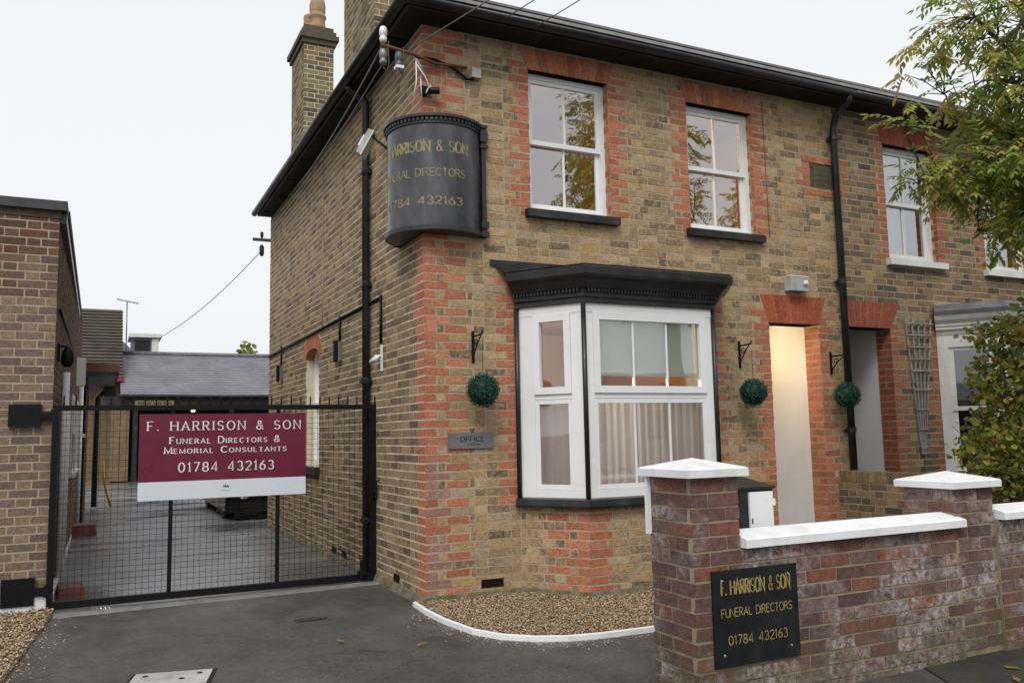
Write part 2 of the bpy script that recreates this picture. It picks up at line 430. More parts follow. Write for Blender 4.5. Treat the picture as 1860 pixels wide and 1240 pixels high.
def sheet(name, u0, u1, z0, z1, holes, pmap, mat, parent, depth=.22, soff=True):
    """mortar face with rectangular holes [(ua, ub, za, zb)] and their reveals"""
    us = sorted({u0, u1, *[h[0] for h in holes], *[h[1] for h in holes]}); zs = sorted({z0, z1, *[h[2] for h in holes], *[h[3] for h in holes]})
    us = [u for u in us if u0 <= u <= u1]; zs = [z for z in zs if z0 <= z <= z1]
    m = MB()
    for i in range(len(us)-1):
        for j in range(len(zs)-1):
            um, zm = (us[i]+us[i+1])/2, (zs[j]+zs[j+1])/2
            if any(h[0] < um < h[1] and h[2] < zm < h[3] for h in holes): continue
            for d in (0, -depth):
                m.poly([pmap(us[i], zs[j], d), pmap(us[i+1], zs[j], d), pmap(us[i+1], zs[j+1], d), pmap(us[i], zs[j+1], d)])
    for ua, ub, za, zb in holes:
        for a, b in (((ua, za), (ua, zb)), ((ub, za), (ub, zb)), ((ua, zb), (ub, zb)), ((ua, za), (ub, za))):
            m.poly([pmap(*a, 0), pmap(*b, 0), pmap(*b, -depth), pmap(*a, -depth)])
    for a, b in (((u0, z0), (u0, z1)), ((u1, z0), (u1, z1)), ((u0, z1), (u1, z1))):
        m.poly([pmap(*a, 0), pmap(*b, 0), pmap(*b, -depth), pmap(*a, -depth)])
    return m.build(name, mat, parent)

def rect(ua, ub, za, zb): return (za, zb, lambda z: (ua, ub))
def trap(ua, ub, va, vb, za, zb):
    return (za, zb, lambda z: (ua+(va-ua)*(z-za)/(zb-za), ub+(vb-ub)*(z-za)/(zb-za)))
def flat_arch(parent, pmap, ua, ub, va, vb, za, zb, n, depth=.12, pal=RED):
    """gauged flat arch: n splayed voussoirs, each its own piece"""
    for i in range(n):
        g = .003
        a0, a1 = ua+(ub-ua)*i/n+g/2, ua+(ub-ua)*(i+1)/n-g/2
        b0, b1 = va+(vb-va)*i/n+g/2, va+(vb-va)*(i+1)/n-g/2
        d = .006+rng.uniform(-.0015, .0015); t = pick(pal, .16)
        m = MB(); m.hexa([pmap(a0, za, d), pmap(a1, za, d), pmap(b1, zb, d), pmap(b0, zb, d),
                          pmap(a0, za, -depth), pmap(a1, za, -depth), pmap(b1, zb, -depth), pmap(b0, zb, -depth)], t)
        m.build('voussoir', b_red, parent)

GZ = -.05
# ------------------------------------------------------------------ ground
m = MB(); m.poly([(-500, -500, GZ-.004), (500, -500, GZ-.004), (500, 700, GZ-.004), (-500, 700, GZ-.004)])
structure(m.build('ground', m_tarmac))
m = MB(); m.poly([(-2.9, 1.30, GZ), (0.02, 1.30, GZ), (0.02, 7.6, GZ), (9, 7.6, GZ), (9, 40, GZ), (-4, 40, GZ), (-4, 13.3, GZ), (-2.9, 13.3, GZ)])
structure(m.build('driveway', m_drive))
m = MB(); m.poly([(1.9, -3.26, GZ+.003), (12, -3.26, GZ+.003), (12, -5.4, GZ+.003), (1.3, -5.4, GZ+.003), (1.5, -4.0, GZ+.003)])
structure(m.build('pavement', m_pave))
m = MB(); m.sweep([(-2.80, 1.18), (-1.2, 1.24), (-.03, 1.30)], [(-.06, GZ-.01), (.07, GZ-.01), (.06, GZ+.012), (-.06, GZ+.012)])
structure(m.build('concrete_threshold', m_threshold))

# ------------------------------------------------------------------ text: a small stroke alphabet
def arc(cx, cy, rx, ry, a0, a1, n=10): return [(cx+rx*math.cos(R(a0+(a1-a0)*i/n)), cy+ry*math.sin(R(a0+(a1-a0)*i/n))) for i in range(n+1)]
S_ = arc(.30, .745, .27, .255, 25, 270, 9)+arc(.30, .255, .28, .255, 90, -160, 9)[1:]
GLY = {  # width, strokes, serif points
 'F': (.55, [[(0,0),(0,1)], [(0,1),(.55,1)], [(0,.52),(.42,.52)]], [(0,0),(0,1)]),
 'H': (.70, [[(0,0),(0,1)], [(.7,0),(.7,1)], [(0,.52),(.7,.52)]], [(0,0),(0,1),(.7,0),(.7,1)]),
 'A': (.74, [[(0,0),(.37,1),(.74,0)], [(.13,.34),(.61,.34)]], [(0,0),(.74,0)]),
 'R': (.62, [[(0,0),(0,1)], [(0,1),(.3,1)]+arc(.3,.755,.25,.245,90,-90,8)+[(0,.51)], [(.28,.51),(.62,0)]], [(0,0),(0,1),(.62,0)]),
 'I': (.06, [[(.03,0),(.03,1)]], [(.03,0),(.03,1)]),
 'S': (.58, [S_], []),
 'O': (.80, [arc(.4,.5,.4,.5,90,450,20)], []),
 'N': (.70, [[(0,0),(0,1),(.7,0),(.7,1)]], [(0,0),(0,1),(.7,1)]),
 '&': (.72, [[(.72,0),(.18,.68)]+arc(.34,.80,.17,.20,200,-20,8)+[(.14,.42)]+arc(.27,.25,.25,.25,140,310,8)+[(.66,.48)]], []),
 'U': (.66, [[(0,1),(0,.3)]+arc(.33,.3,.33,.3,180,360,10)+[(.66,1)]], [(0,1),(.66,1)]),
 'E': (.55, [[(.55,1),(0,1),(0,0),(.55,0)], [(0,.52),(.45,.52)]], [(0,0),(0,1)]),
 'L': (.52, [[(0,1),(0,0),(.52,0)]], [(0,1)]),
 'D': (.70, [[(0,0),(0,1),(.3,1)]+arc(.3,.5,.4,.5,90,-90,12)+[(0,0)]], []),
 'C': (.70, [arc(.4,.5,.4,.5,45,315,16)], []),
 'T': (.62, [[(0,1),(.62,1)], [(.31,1),(.31,0)]], [(.31,0)]),
 'M': (.82, [[(0,0),(0,1),(.41,.1),(.82,1),(.82,0)]], [(0,0),(.82,0)]),
 '.': (.08, [[(.04,0),(.04,.12)]], []),
 '0': (.56, [arc(.28,.5,.28,.5,90,450,18)], []),
 '1': (.24, [[(0,.80),(.16,1),(.16,0)]], [(.16,0)]),
 '2': (.54, [arc(.27,.72,.26,.28,165,-25,9)+[(0,0),(.54,0)]], []),
 '3': (.54, [arc(.26,.745,.24,.255,150,-80,9)+arc(.26,.26,.28,.26,80,-150,9)], []),
 '4': (.58, [[(.44,0),(.44,1),(0,.27),(.58,.27)]], []),
 '6': (.54, [[(.46,1),(.30,.86),(.13,.62),(.03,.34)], arc(.28,.30,.26,.30,90,450,16)], []),
 '7': (.54, [[(0,1),(.54,1),(.16,0)]], []),
 '8': (.54, [arc(.27,.75,.23,.25,270,630,14), arc(.27,.25,.27,.25,90,450,14)], []),
}
def strip(pts, thin, thick):
    """mitred ribbon along pts: [(left, right)] edge pairs"""
    n = len(pts); closed = math.dist(pts[0], pts[-1]) < 1e-6; out = []
    def dr(i, j):
        dx, dy = pts[j][0]-pts[i][0], pts[j][1]-pts[i][1]; l = math.hypot(dx, dy) or 1; return dx/l, dy/l
    for i in range(n):
        a = dr(i-1, i) if i > 0 else (dr(n-2, n-1) if closed else dr(0, 1))
        b = dr(i, i+1) if i < n-1 else (dr(0, 1) if closed else dr(n-2, n-1))
        mx_, my_ = -(a[1]+b[1]), a[0]+b[0]; l = math.hypot(mx_, my_)
        if l < .25: mx_, my_, l = -a[1], a[0], 1
        mx_, my_ = mx_/l, my_/l
        w_ = (thin+(thick-thin)*(abs(a[1])+abs(b[1]))/2)/2
        w_ /= max(.55, abs(mx_*-a[1]+my_*a[0]))
        out.append(((pts[i][0]+mx_*w_, pts[i][1]+my_*w_), (pts[i][0]-mx_*w_, pts[i][1]-my_*w_)))
    return out
def lettering(name, text, width, h, pmap, mat, parent, thin=.10, thick=.16, serif=.0, track=.22, small=1.):
    """text fitted to width, centred on u=0, letters standing on v=0; pmap(u, v, lift)"""
    x = 0; chars = []; k = 0; ends = .0
    for ch in text:
        sc = h; quads = []
        if ch.islower(): ch = ch.upper(); sc = h*small
        if ch == ' ': x += .42*h+track*h; continue
        gw, strokes, sf = GLY[ch]
        for st in strokes:
            e = strip(st, thin, min(thick, .17) if ch in '&8S' else thick); k += 1
            for i in range(len(e)-1):
                quads.append(([(x+p[0]*sc, p[1]*sc) for p in (e[i][0], e[i][1], e[i+1][1], e[i+1][0])], k % 5))
        if serif:
            for sx, sy in sf:
                k += 1; y0 = sy-thin*.45 if sy > .5 else 0; y0 = min(y0, 1-thin*.9)
                quads.append(([(x+(sx-serif)*sc, y0*sc), (x+(sx+serif)*sc, y0*sc), (x+(sx+serif)*sc, (y0+thin*.9)*sc), (x+(sx-serif)*sc, (y0+thin*.9)*sc)], k % 5))
        x += gw*sc+track*h; ends = x-track*h; chars.append(quads)
    s = width/ends
    for quads in chars:
        m = MB()
        for q, kk in quads: m.poly([pmap((p[0]-ends/2)*s, p[1], .0018+kk*.0003) for p in q])
        m.build('letter', mat, parent)

# ------------------------------------------------------------------ windows
def frame_rect(m, x0, x1, z0, z1, w_, y0, y1, wb=None, wt=None):
    wb = wb or w_; wt = wt or w_
    m.box((x0, y0, z0), (x1, y1, z0+wb)); m.box((x0, y0, z1-wt), (x1, y1, z1))
    m.box((x0, y0+.001, z0+wb), (x0+w_, y1, z1-wt)); m.box((x1-w_, y0+.001, z0+wb), (x1, y1, z1-wt))
def sash_window(parent, x0, x1, z0, z1, mat=None, sillmat=None, y=.085, label=None, white_sill=False, bar=True):
    mat = mat or m_white
    m = MB(); frame_rect(m, x0, x1, z0, z1, .045, y, y+.10, .05, .045); win = m.build('window', mat, parent)
    if label: win['label'] = label
    zm = z0+(z1-z0)*.505
    for (a, b, yy) in ((zm-.02, z1-.046, y+.012), (z0+.051, zm+.02, y+.045)):
        m = MB(); frame_rect(m, x0+.046, x1-.046, a, b, .038, yy, yy+.032, .045, .038); m.build('sash', mat, win)
        xm = (x0+x1)/2
        if bar: boxo('glazing_bar', (xm-.010, yy+.004, a+.045), (xm+.010, yy+.028, b-.038), mat, win)
        for (p, q) in ((x0+.084, xm-.0102 if bar else xm), (xm+.0102 if bar else xm, x1-.084)):
            m = MB(); m.poly([(p, yy+.016, a+.045), (q, yy+.016, a+.045), (q, yy+.016, b-.038), (p, yy+.016, b-.038)]); m.build('pane', m_glass, win)
    sm = sillmat or m_black; e = .06
    m = MB(); zt = z0+.002
    m.prism([(x0-e, -.075, zt-.085), (x0-e, -.075, zt-.012), (x0-e, y-.003, zt), (x0-e, y-.003, zt-.085)], (x1-x0+2*e, 0, 0)); m.build('sill', sm, win)
    return win
def room(parent, x0, x1, y0, y1, z0, z1, mat, skip='y0'):
    m = MB()
    m.poly([(x0,y1,z0),(x1,y1,z0),(x1,y1,z1),(x0,y1,z1)]); m.poly([(x0,y0,z0),(x0,y1,z0),(x0,y1,z1),(x0,y0,z1)])
    m.poly([(x1,y0,z0),(x1,y1,z0),(x1,y1,z1),(x1,y0,z1)]); m.poly([(x0,y0,z0),(x1,y0,z0),(x1,y1,z0),(x0,y1,z0)]); m.poly([(x0,y0,z1),(x1,y0,z1),(x1,y1,z1),(x0,y1,z1)])
    return m.build('room_lining', mat, parent)
def lamp(name, loc, e, label, r=.06, mat=None, c=(1, .66, .28)):
    L = bpy.data.lights.new(name, 'POINT'); L.energy = e; L.color = c; L.shadow_soft_size = r
    t_ = thing(name, label, 'lamp')
    m = MB(); m.lathe([(.012, .16), (.012, .075), (r*.55, .07), (r*.95, .03), (r, 0), (r*.8, -.04), (r*.3, -.062)], loc, 14); m.build('globe', mat or m_bulb, t_, True)
    m = MB(); m.lathe([(.05, .16), (.05, .18)], loc, 12); m.build('rose', m_white, t_)
    o = bpy.data.objects.new(name+'_light', L); col.objects.link(o); o.location = (loc[0], loc[1], loc[2]-r-.05); o.parent = t_

pf = lambda u, z, d: (u, -d, z)
ps = lambda u, z, d: (-d, u, z)
WT = 5.06
# ------------------------------------------------------------------ the brick house
house = thing('brick_house', 'yellow stock brick house with red brick corner and black bay cornice beside the drive', 'house')
W1, W2, D1 = (1.06, 1.95, 3.44, 4.80), (2.91, 3.79, 3.42, 4.77), (3.886, 4.606, -.06, 2.487)
PARTY = 4.99
sheet('wall', .003, PARTY, -.08, WT, [W1, W2, D1, (1.0, 2.95, .80, 2.45), (4.60, 4.96, 4.03, 4.33)], pf, mo_front, house)
wall_side = sheet('flank_wall', .0005, 7.45, -.08, WT, [(3.9, 4.68, 1.0, 2.56)], ps, mo_side, house)
boxo('rear_wall', (0.001, 7.25, -.08), (PARTY, 7.449, WT-.01), mo_side, house)
A1, A2, AD = (1.06, 1.95, .96, 2.03, 4.80, 5.01), (2.91, 3.79, 2.825, 3.885, 4.77, 4.985), (3.886, 4.606, 3.78, 4.715, 2.487, 2.79)
def low_bleach(a, b, z, rd):
    if rd and a < .12 and z < 1.15 and rng.random() < .8: return jit((.33, .185, .15), .1)
    if z < .02: return jit((.17, .14, .11), .15)
DS = (4.60, 4.96, 4.03, 4.33)
fb = fill_face(-.003, PARTY, -.075, WT-.02, pf,
    [rect(W1[0], W1[1], 3.36, 4.80), rect(W2[0], W2[1], 3.34, 4.77), rect(D1[0], D1[1], -.1, 2.487), trap(*A1), trap(*A2), trap(*AD),
     rect(.885, 3.065, -.1, 2.88), rect(*DS)],
    [(0, 1, 'corner', -1, 9)]+[q for W_ in (W1, W2) for q in ((W_[0], -1, 'jamb', 3.4, 5.02), (W_[1], 1, 'jamb', 3.4, 5.02))] +
    [(D1[0], -1, 'jamb', -1, 2.8), (D1[1], 1, 'jamb', -1, 2.8), (.885, -1, 'jamb', .75, 2.75), (3.065, 1, 'jamb', .3, 2.75),
     (DS[0], -1, 'jamb', 3.9, 4.4)], STOCK, jitter=.0065, rtint=low_bleach)
# red courses above and below the date stone
for p in fill_face(DS[0]-.11, PARTY, DS[3], DS[3]+.075, pf, pin=.0065, pal=RED)+fill_face(DS[0]-.11, PARTY, DS[2]-.08, DS[2], pf, pin=.0065, pal=RED): fb.append((p[0], p[1], 1))
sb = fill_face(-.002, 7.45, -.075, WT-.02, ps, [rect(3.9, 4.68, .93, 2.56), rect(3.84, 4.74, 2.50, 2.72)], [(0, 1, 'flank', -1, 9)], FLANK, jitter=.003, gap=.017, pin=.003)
# bay masonry below the sill
BAY = [(.888, 0), (1.27, -.55), (2.68, -.55), (3.06, 0)]
def seg_map(a, b):
    a, b = Vector(a), Vector(b); d = (b-a).normalized(); n = Vector((d.y, -d.x))
    return (lambda u, z, o: (a.x+d.x*u+n.x*o, a.y+d.y*u+n.y*o, z)), (b-a).length
bb = []
m = MB()
for i in range(3):
    mp, L = seg_map(BAY[i], BAY[i+1])
    m.poly([mp(0, -.08, 0), mp(L, -.08, 0), mp(L, .74, 0), mp(0, .74, 0)])
    q = [(L, -1, 'corner', -1, 9)] if i == 0 else ([(0, 1, 'flank', -1, 9), (L, -1, 'flank', -1, 9)] if i == 1 else [(0, 1, 'corner', -1, 9)])
    bb += fill_face(0.012 if i != 1 else .0, L, -.075, .73, mp, (), q, STOCK, jitter=.0045, rtint=lambda a, b, z, rd: jit((.20, .17, .135), .15) if z < .03 else None)
m.build('bay_masonry', mo_front, house)
for (a, b, z0_, z1_) in (W1, W2):
    for xx, sg in ((a, 1), (b, -1)):
        fb += [(p, pick(RED), 1) for p, _, _ in fill_face(.006, .085, z0_-.03, z1_, (lambda u, z, d, xx=xx, sg=sg: (xx+sg*d, u, z)), pin=.003)]
for xx, sg in ((D1[0], 1), (D1[1], -1)):
    fb += [(p, pick(RED), 1) for p, _, _ in fill_face(.006, .215, -.075, 2.487, (lambda u, z, d, xx=xx, sg=sg: (xx+sg*d, u, z)), pin=.003, bond=stretcher)]
allb = [(p, t_, (rd, 'f')) for p, t_, rd in fb+bb]+[(p, t_, (rd, 's')) for p, t_, rd in sb]
def lay_house(bricks, parent, mm, limit=300):
    sc = []
    for i, b_ in enumerate(bricks):
        a = area(b_[0][:4])
        if a > 0:
            q = px(b_[0][0])
            if any(x0 < q[0] < x1 and y0 < q[1] < y1 for x0, y0, x1, y1 in OCC): a *= .01
        sc.append((-a, i))
    sc.sort(); single = set(i for a, i in sc[:limit] if -a > 40); rest = {}
    for i, (p, t_, k) in enumerate(bricks):
        if i in single: m_ = MB(); m_.hexa(p, t_); m_.build('brick', mm[k], parent)
        else: rest.setdefault(k, MB()).hexa(p, t_)
    for k, m_ in rest.items(): m_.build('brickwork', mm[k], parent, kind='stuff')
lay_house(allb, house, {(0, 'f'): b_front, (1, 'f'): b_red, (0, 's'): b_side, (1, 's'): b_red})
for A in (A1, A2): flat_arch(house, pf, *A, 12, .11)
flat_arch(house, pf, *AD, 15, .12, [(.36,.10,.05)]*3+[(.40,.12,.06)])
boxo('lintel', (3.80, .12, 2.487), (4.69, .23, 2.7), mo_front, house)
m = MB(); m.box((DS[0]+.0, .008, DS[2]), (DS[1]+.02, .03, DS[3]))
for i in range(4):
    for j in range(6):
        z_ = DS[2]+.045+i*.062+rng.uniform(-.006, .006); x_ = DS[0]+.06+j*.046+rng.uniform(-.008, .008); m.box((x_, .001+rng.uniform(0, .004), z_), (x_+rng.uniform(.014, .034), .0085, z_+rng.uniform(.018, .036)))
m.prism([(DS[0]+.001, -.003, DS[2]+.001), (DS[0]+.07, -.003, DS[2]+.001), (DS[0]+.001, -.003, DS[2]+.07)], (0, .012, 0)); m.prism([(DS[0]+.001, -.003, DS[3]-.001), (DS[0]+.001, -.003, DS[3]-.07), (DS[0]+.07, -.003, DS[3]-.001)], (0, .012, 0))
m.build('date_stone', m_weather, house)
sash_window(house, *W1); sash_window(house, *W2)
# upstairs rooms
room(house, .5, 2.42, .24, 2.9, 2.8, 5.02, m_ochre); room(house, 2.45, 4.6, .24, 2.6, 2.8, 5.02, m_ochre)
lamp('bedroom_lamp', (.72, .55, 4.72), 9, 'warm globe lamp glowing behind the upper window beside the corner sign', .035)
lamp('landing_lamp', (2.62, .55, 4.78), 18, 'warm globe lamp behind the middle upper window above the bay', .07)
# side window with a segmental head
m = MB()
xf = .11
for (a, b, z0_, z1_) in ((3.9, 3.95, 1.0, 2.50), (4.63, 4.68, 1.0, 2.50), (3.95, 4.63, 1.0, 1.06), (3.95, 4.63, 1.78, 1.83)):
    m.box((xf, a, z0_), (xf+.07, b, z1_))
hd = [(xf, 3.9, 2.56)]+[(xf, 4.29+.39*math.cos(R(180-180*i/8)), 2.40+.13*math.sin(R(180*i/8))) for i in range(0, 9)]+[(xf, 4.68, 2.56)]
m.prism(hd, (.07, 0, 0)); sw = m.build('window', m_white, house); sw['label'] = 'tall narrow white window with an arched head'
for z0_, z1_ in ((1.06, 1.78), (1.83, 2.55)):
    m = MB(); m.poly([(xf+.04, 3.95, z0_), (xf+.04, 4.63, z0_), (xf+.04, 4.63, z1_), (xf+.04, 3.95, z1_)]); m.build('pane', m_glass, sw)
m = MB(); m.box((-.06, 3.84, .90), (xf, 4.74, .99)); m.build('sill', m_black, sw)
room(house, .25, 2.2, 3.3, 5.3, .1, 2.75, m_orange)
for i in range(11):
    a0, a1 = R(180-180*(i+.05)/11), R(180-180*(i+.95)/11)
    P_ = lambda an, r_, h_: (4.29+(.39+r_)*math.cos(an), 2.40+(.13+r_*1.3)*math.sin(an)+r_*.2)
    q = [P_(a0, 0, 0), P_(a1, 0, 0), P_(a1, .14, 0), P_(a0, .14, 0)]
    m = MB(); m.hexa([(-.006, *p) for p in q]+[(.10, *p) for p in q], pick(RED)); m.build('voussoir', b_red, house)
# bay window
def bayprof(prof, name, mat, parent, smooth=False): m = MB(); m.sweep(BAY, prof); return m.build(name, mat, parent, smooth)
bay = bayprof([(.0, .80), (-.08, .80), (-.08, .87), (.0, .87)], 'bay_window', m_white, house)
bay['label'] = 'white framed bay window with black corner posts'
bayprof([(.0, 2.41), (-.08, 2.41), (-.08, 2.49), (.0, 2.49)], 'head_rail', m_white, bay)
bayprof([(.07, .715), (.075, .735), (.07, .79), (-.02, .803), (-.12, .803), (-.12, .715)], 'sill', m_black, bay)
bayprof([(-.1, 2.488), (.022, 2.488), (.022, 2.53), (.045, 2.545), (.045, 2.575), (-.1, 2.575)], 'cornice_frieze', m_black, bay)
bayprof([(-.1, 2.612), (.085, 2.612), (.095, 2.64), (.135, 2.675), (.15, 2.70), (.195, 2.715), (.20, 2.775), (.185, 2.79), (-.1, 2.80)], 'cornice', m_black, bay)
bayprof([(-.1, 2.574), (.05, 2.574), (.05, 2.613), (-.1, 2.613)], 'dentil_bed', m_black, bay)
for i in range(3):
    mp, L = seg_map(BAY[i], BAY[i+1]); n = int(L/.034)
    for k in range(n):
        u = (k+.5)*L/n
        m = MB(); m.hexa([mp(u-.011, 2.580, .074), mp(u+.011, 2.580, .074), mp(u+.011, 2.611, .074), mp(u-.011, 2.611, .074), mp(u-.011, 2.580, .045), mp(u+.011, 2.580, .045), mp(u+.011, 2.611, .045), mp(u-.011, 2.611, .045)]); m.build('dentil', m_black, bay)
# sloping lead roof
off = []
m = MB(); m.sweep(BAY, [(.185, 2.793), (.18, 2.80)], close=False); o_ = m.v[1::2]
m = MB(); q = [o_[0], o_[1], o_[2], o_[3]]; top = [(.66, -.003, 2.895), (1.35, -.003, 2.90), (2.6, -.003, 2.90), (3.30, -.003, 2.895)]
for i in range(3): m.poly([q[i], q[i+1], top[i+1], top[i]])
m.build('bay_roof', m_black, bay)
m = MB(); m.box((.63, -.012, 2.87), (3.33, .004, 2.93)); m.build('flashing', m_black, bay)
def bay_light(mp, L, uL, uR, bars, front):
    # fixed outer frame, top casement, bottom light
    def bx_(name, ua, ub, za, zb, d0, d1, mat=m_white):
        m = MB(); m.hexa([mp(ua, za, d0), mp(ub, za, d0), mp(ub, zb, d0), mp(ua, zb, d0), mp(ua, za, d1), mp(ub, za, d1), mp(ub, zb, d1), mp(ua, zb, d1)]); return m.build(name, mat, bay)
    def fr_(name, ua, ub, za, zb, w_, d0, d1):
        m = MB()
        for a, b, c, d in ((ua, ub, za, za+w_), (ua, ub, zb-w_, zb), (ua, ua+w_, za+w_, zb-w_), (ub-w_, ub, za+w_, zb-w_)):
            m.hexa([mp(a, c, d0), mp(b, c, d0), mp(b, d, d0), mp(a, d, d0), mp(a, c, d1), mp(b, c, d1), mp(b, d, d1), mp(a, d, d1)])
        return m.build(name, m_white, bay)
    bx_('stile', .018, uL, .871, 2.409, -.004, -.07); bx_('stile', uR, L-.018, .871, 2.409, -.004, -.07)
    zt = 1.70
    bx_('transom', uL+.0005, uR-.0005, zt-.045, zt, -.006, -.07)
    fr_('casement', uL+.001, uR-.001, zt+.001, 2.408, .062, .012, -.045)
    fr_('bottom_frame', uL+.001, uR-.001, .872, zt-.046, .04, -.010, -.05)
    for (za, zb, w_) in ((zt+.063, 2.346, .063), (.912, zt-.086, .041)):
        a, b = uL+w_, uR-w_; n = bars+1
        for k in range(n):
            p, q_ = a+(b-a)*k/n, a+(b-a)*(k+1)/n
            m = MB(); m.poly([mp(p, za, -.022), mp(q_, za, -.022), mp(q_, zb, -.022), mp(p, zb, -.022)]); m.build('pane', m_clear, bay)
            if k: bx_('glazing_bar', p-.009, p+.009, za, zb, -.012, -.034)
for i in range(3):
    mp, L = seg_map(BAY[i], BAY[i+1])
    if i == 1: bay_light(mp, L, .09, L-.10, 2, True)
    else: bay_light(mp, L, .17, L-.13, 0, False)
for (x_, y_) in ((.878, -.022), (1.266, -.556), (2.684, -.556), (3.07, -.022)):
    m = MB(); m.lathe([(.022, .802), (.022, 2.489)], (x_, y_, 0), 10); m.build('post', m_black, bay, True)
room(house, .45, 3.45, .235, 2.6, .2, 2.6, m_orange)
lamp('office_lamp', (.75, .55, 2.28), 105, 'warm globe lamp inside the bay window room', .06, None, (1, .93, .84))
# net curtain and blind behind the bay
def curtain(name, pts, z0_, z1_, mat, label, cat, amp, per):
    m = MB(); row = []; s = 0
    for i in range(len(pts)-1):
        a, b = Vector(pts[i]), Vector(pts[i+1]); d = (b-a); L = d.length; n = int(L/.012); d.normalize(); nn = Vector((d.y, -d.x))
        for k in range(n):
            p = a+d*(L*k/n); s += L/n
            o = amp*(math.sin(s*per)+.5*math.sin(s*per*2.3+1)+.3*math.sin(s*per*.37))
            row.append(p+nn*o)
    n = m.vs([(p.x, p.y, z0_) for p in row]+[(p.x, p.y, z1_) for p in row]); k = len(row)
    for i in range(k-1): m.f.append((n+i, n+i+1, n+k+i+1, n+k+i)); m.t.append(None)
    return tag(m.build(name, mat, None, True), label, cat)
INB = [(1.08, -.02), (1.34, -.42), (2.61, -.42), (2.87, -.02)]
curtain('net_curtain', INB, .88, 1.68, m_net, 'gathered white net curtain across the lower half of the bay window', 'curtain', .012, 75)
m = MB(); m.box((1.33, -.468, 1.86), (2.50, -.462, 2.40)); bl = m.build('roller_blind', m_greenblind)
tag(bl, 'pale green roller blind half lowered behind the bay front', 'blind'); tubeo('roller', [(1.37, -.44, 2.39), (2.52, -.44, 2.39)], .018, m_white, bl); boxo('bottom_bar', (1.37, -.459, 1.855), (2.52, -.445, 1.872), m_white, bl)
v = thing('flower_vase', 'vase of red flowers behind the bay glass below the blind', 'flowers')
m = MB(); m.lathe([(.04, 0), (.06, .08), (.035, .2), (.045, .24)], (2.42, -.12, 1.35), 12); m.build('vase', m_white, v, True)
m = MB()
for k in range(240):
    a = rng.uniform(0, 6.28); e = rng.uniform(-.3, 1.5); r_ = rng.uniform(.05, .15); c_ = Vector((2.42+r_*math.cos(a)*math.cos(e), -.12+r_*math.sin(a)*math.cos(e), 1.66+r_*math.sin(e)*1.1))
    d = Vector((rng.uniform(-1, 1), rng.uniform(-1, 1), rng.uniform(-1, 1))).normalized(); e2 = d.orthogonal().normalized(); m.poly([c_-d*.025, c_+e2*.012, c_+d*.025, c_-e2*.012])
m.build('blooms', m_flower, v)
boxo('window_shelf', (2.28, -.26, 1.32), (2.56, .02, 1.348), m_white, house)
# porch
P0, P1 = D1[0], D1[1]
m = MB()
m.box((P0-.08, .222, -.05), (P0-.002, 1.2, 2.62)); m.box((P1+.002, .222, -.05), (P1+.08, 1.2, 2.62)); m.box((P0-.001, .222, 2.56), (P1+.001, 1.2, 2.62)); m.build('porch_lining', m_plaster, house)
m = MB(); frame_rect(m, P0, P1, -.05, 2.559, .06, .77, .85); dr = m.build('door_frame', m_white, house)
m = MB(); m.box((P0+.061, .80, -.05), (P1-.061, .84, 2.49))
for x0_, x1_ in ((P0+.12, P0+.33), (P1-.33, P1-.12)):
    for z0_, z1_ in ((.2, .8), (.95, 1.5)): m.box((x0_, .79, z0_), (x1_, .801, z1_))
m.build('door', m_white, dr); tubeo('handle', [(P1-.11, .79, 1.0), (P1-.11, .75, 1.0), (P1-.2, .75, 1.0)], .01, m_chrome, dr)
boxo('step', (P0-.1, -.28, GZ-.01), (P1+.1, .76, .03), m_concrete, house)
lamp('porch_lamp', (3.97, .60, 2.34), 8, 'warm lit globe lamp under the ceiling of the open porch', .05, None, (1, .76, .44))
# eaves, gutter, roof
OV = .30
def eaves(path, parent, ends=False):
    m = MB(); m.sweep(path, [(-.02, 5.035), (OV-.03, 5.035), (OV-.03, 5.055), (-.02, 5.055)]); m.build('soffit', m_soffit, parent)
    m = MB(); m.sweep(path, [(OV-.029, 5.03), (OV-.004, 5.03), (OV-.004, 5.135), (OV-.029, 5.135)]); m.build('fascia', m_black, parent)
    m = MB(); m.sweep(path, [(OV+.016, 5.150), (OV+.014, 5.184), (OV-.05, 5.184), (OV-.05, 5.150)]); m.build('eaves_highlight_strip', m_eaves, parent)  # pale strip added to stand in for the bright reflected line above the gutter
    g = [(OV+.045+.05*math.cos(R(a)), 5.080+.055*math.sin(R(a))) for a in range(180, 361, 20)]; g += [(OV+.088, 5.087), (OV+.045, 5.033), (OV+.004, 5.087)]
    m = MB(); m.sweep(path, g); m.build('gutter', m_black, parent, True)
EP = [(.06, 7.36), (.06, 0), (PARTY, 0)]
# path direction: outward is to the right of the direction, so walk from the flank's far end to the corner and along the front
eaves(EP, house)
m = MB()
for k in range(8):
    y_ = .35+k*.95; m.box((-.20, y_, 5.026), (-.005, y_+.05, 5.036))
for k in range(6):
    x_ = .3+k*.85; m.box((x_, -.27, 5.026), (x_+.05, -.005, 5.036))
m.build('soffit_batten', m_soffit, house, kind='stuff')
SL = .50; EZ = 5.195; HY = 4.0
def rp(y): return EZ+SL*(y+OV+.02)
def slate_rows(parent, x0f, x1, name='slate_course'):
    m = MB(); n = 20; st = .2
    for k in range(n):
        ya, yb = -OV-.02+k*st, -OV-.02+(k+1)*st+.02
        xa = x0f+(ya+OV+.02) if x0f < 0 else x0f
        za = rp(ya)+.022; zb = rp(yb)+.004
        m.poly([(xa, ya, za), (x1, ya, za), (x1, yb, zb), (xa+ (yb-ya if x0f < 0 else 0), yb, zb)]); m.poly([(xa, ya, za), (x1, ya, za), (x1, ya, za-.024), (xa, ya, za-.024)])
    m.build(name, m_slate, parent, kind='stuff')
rz = rp(HY-OV)
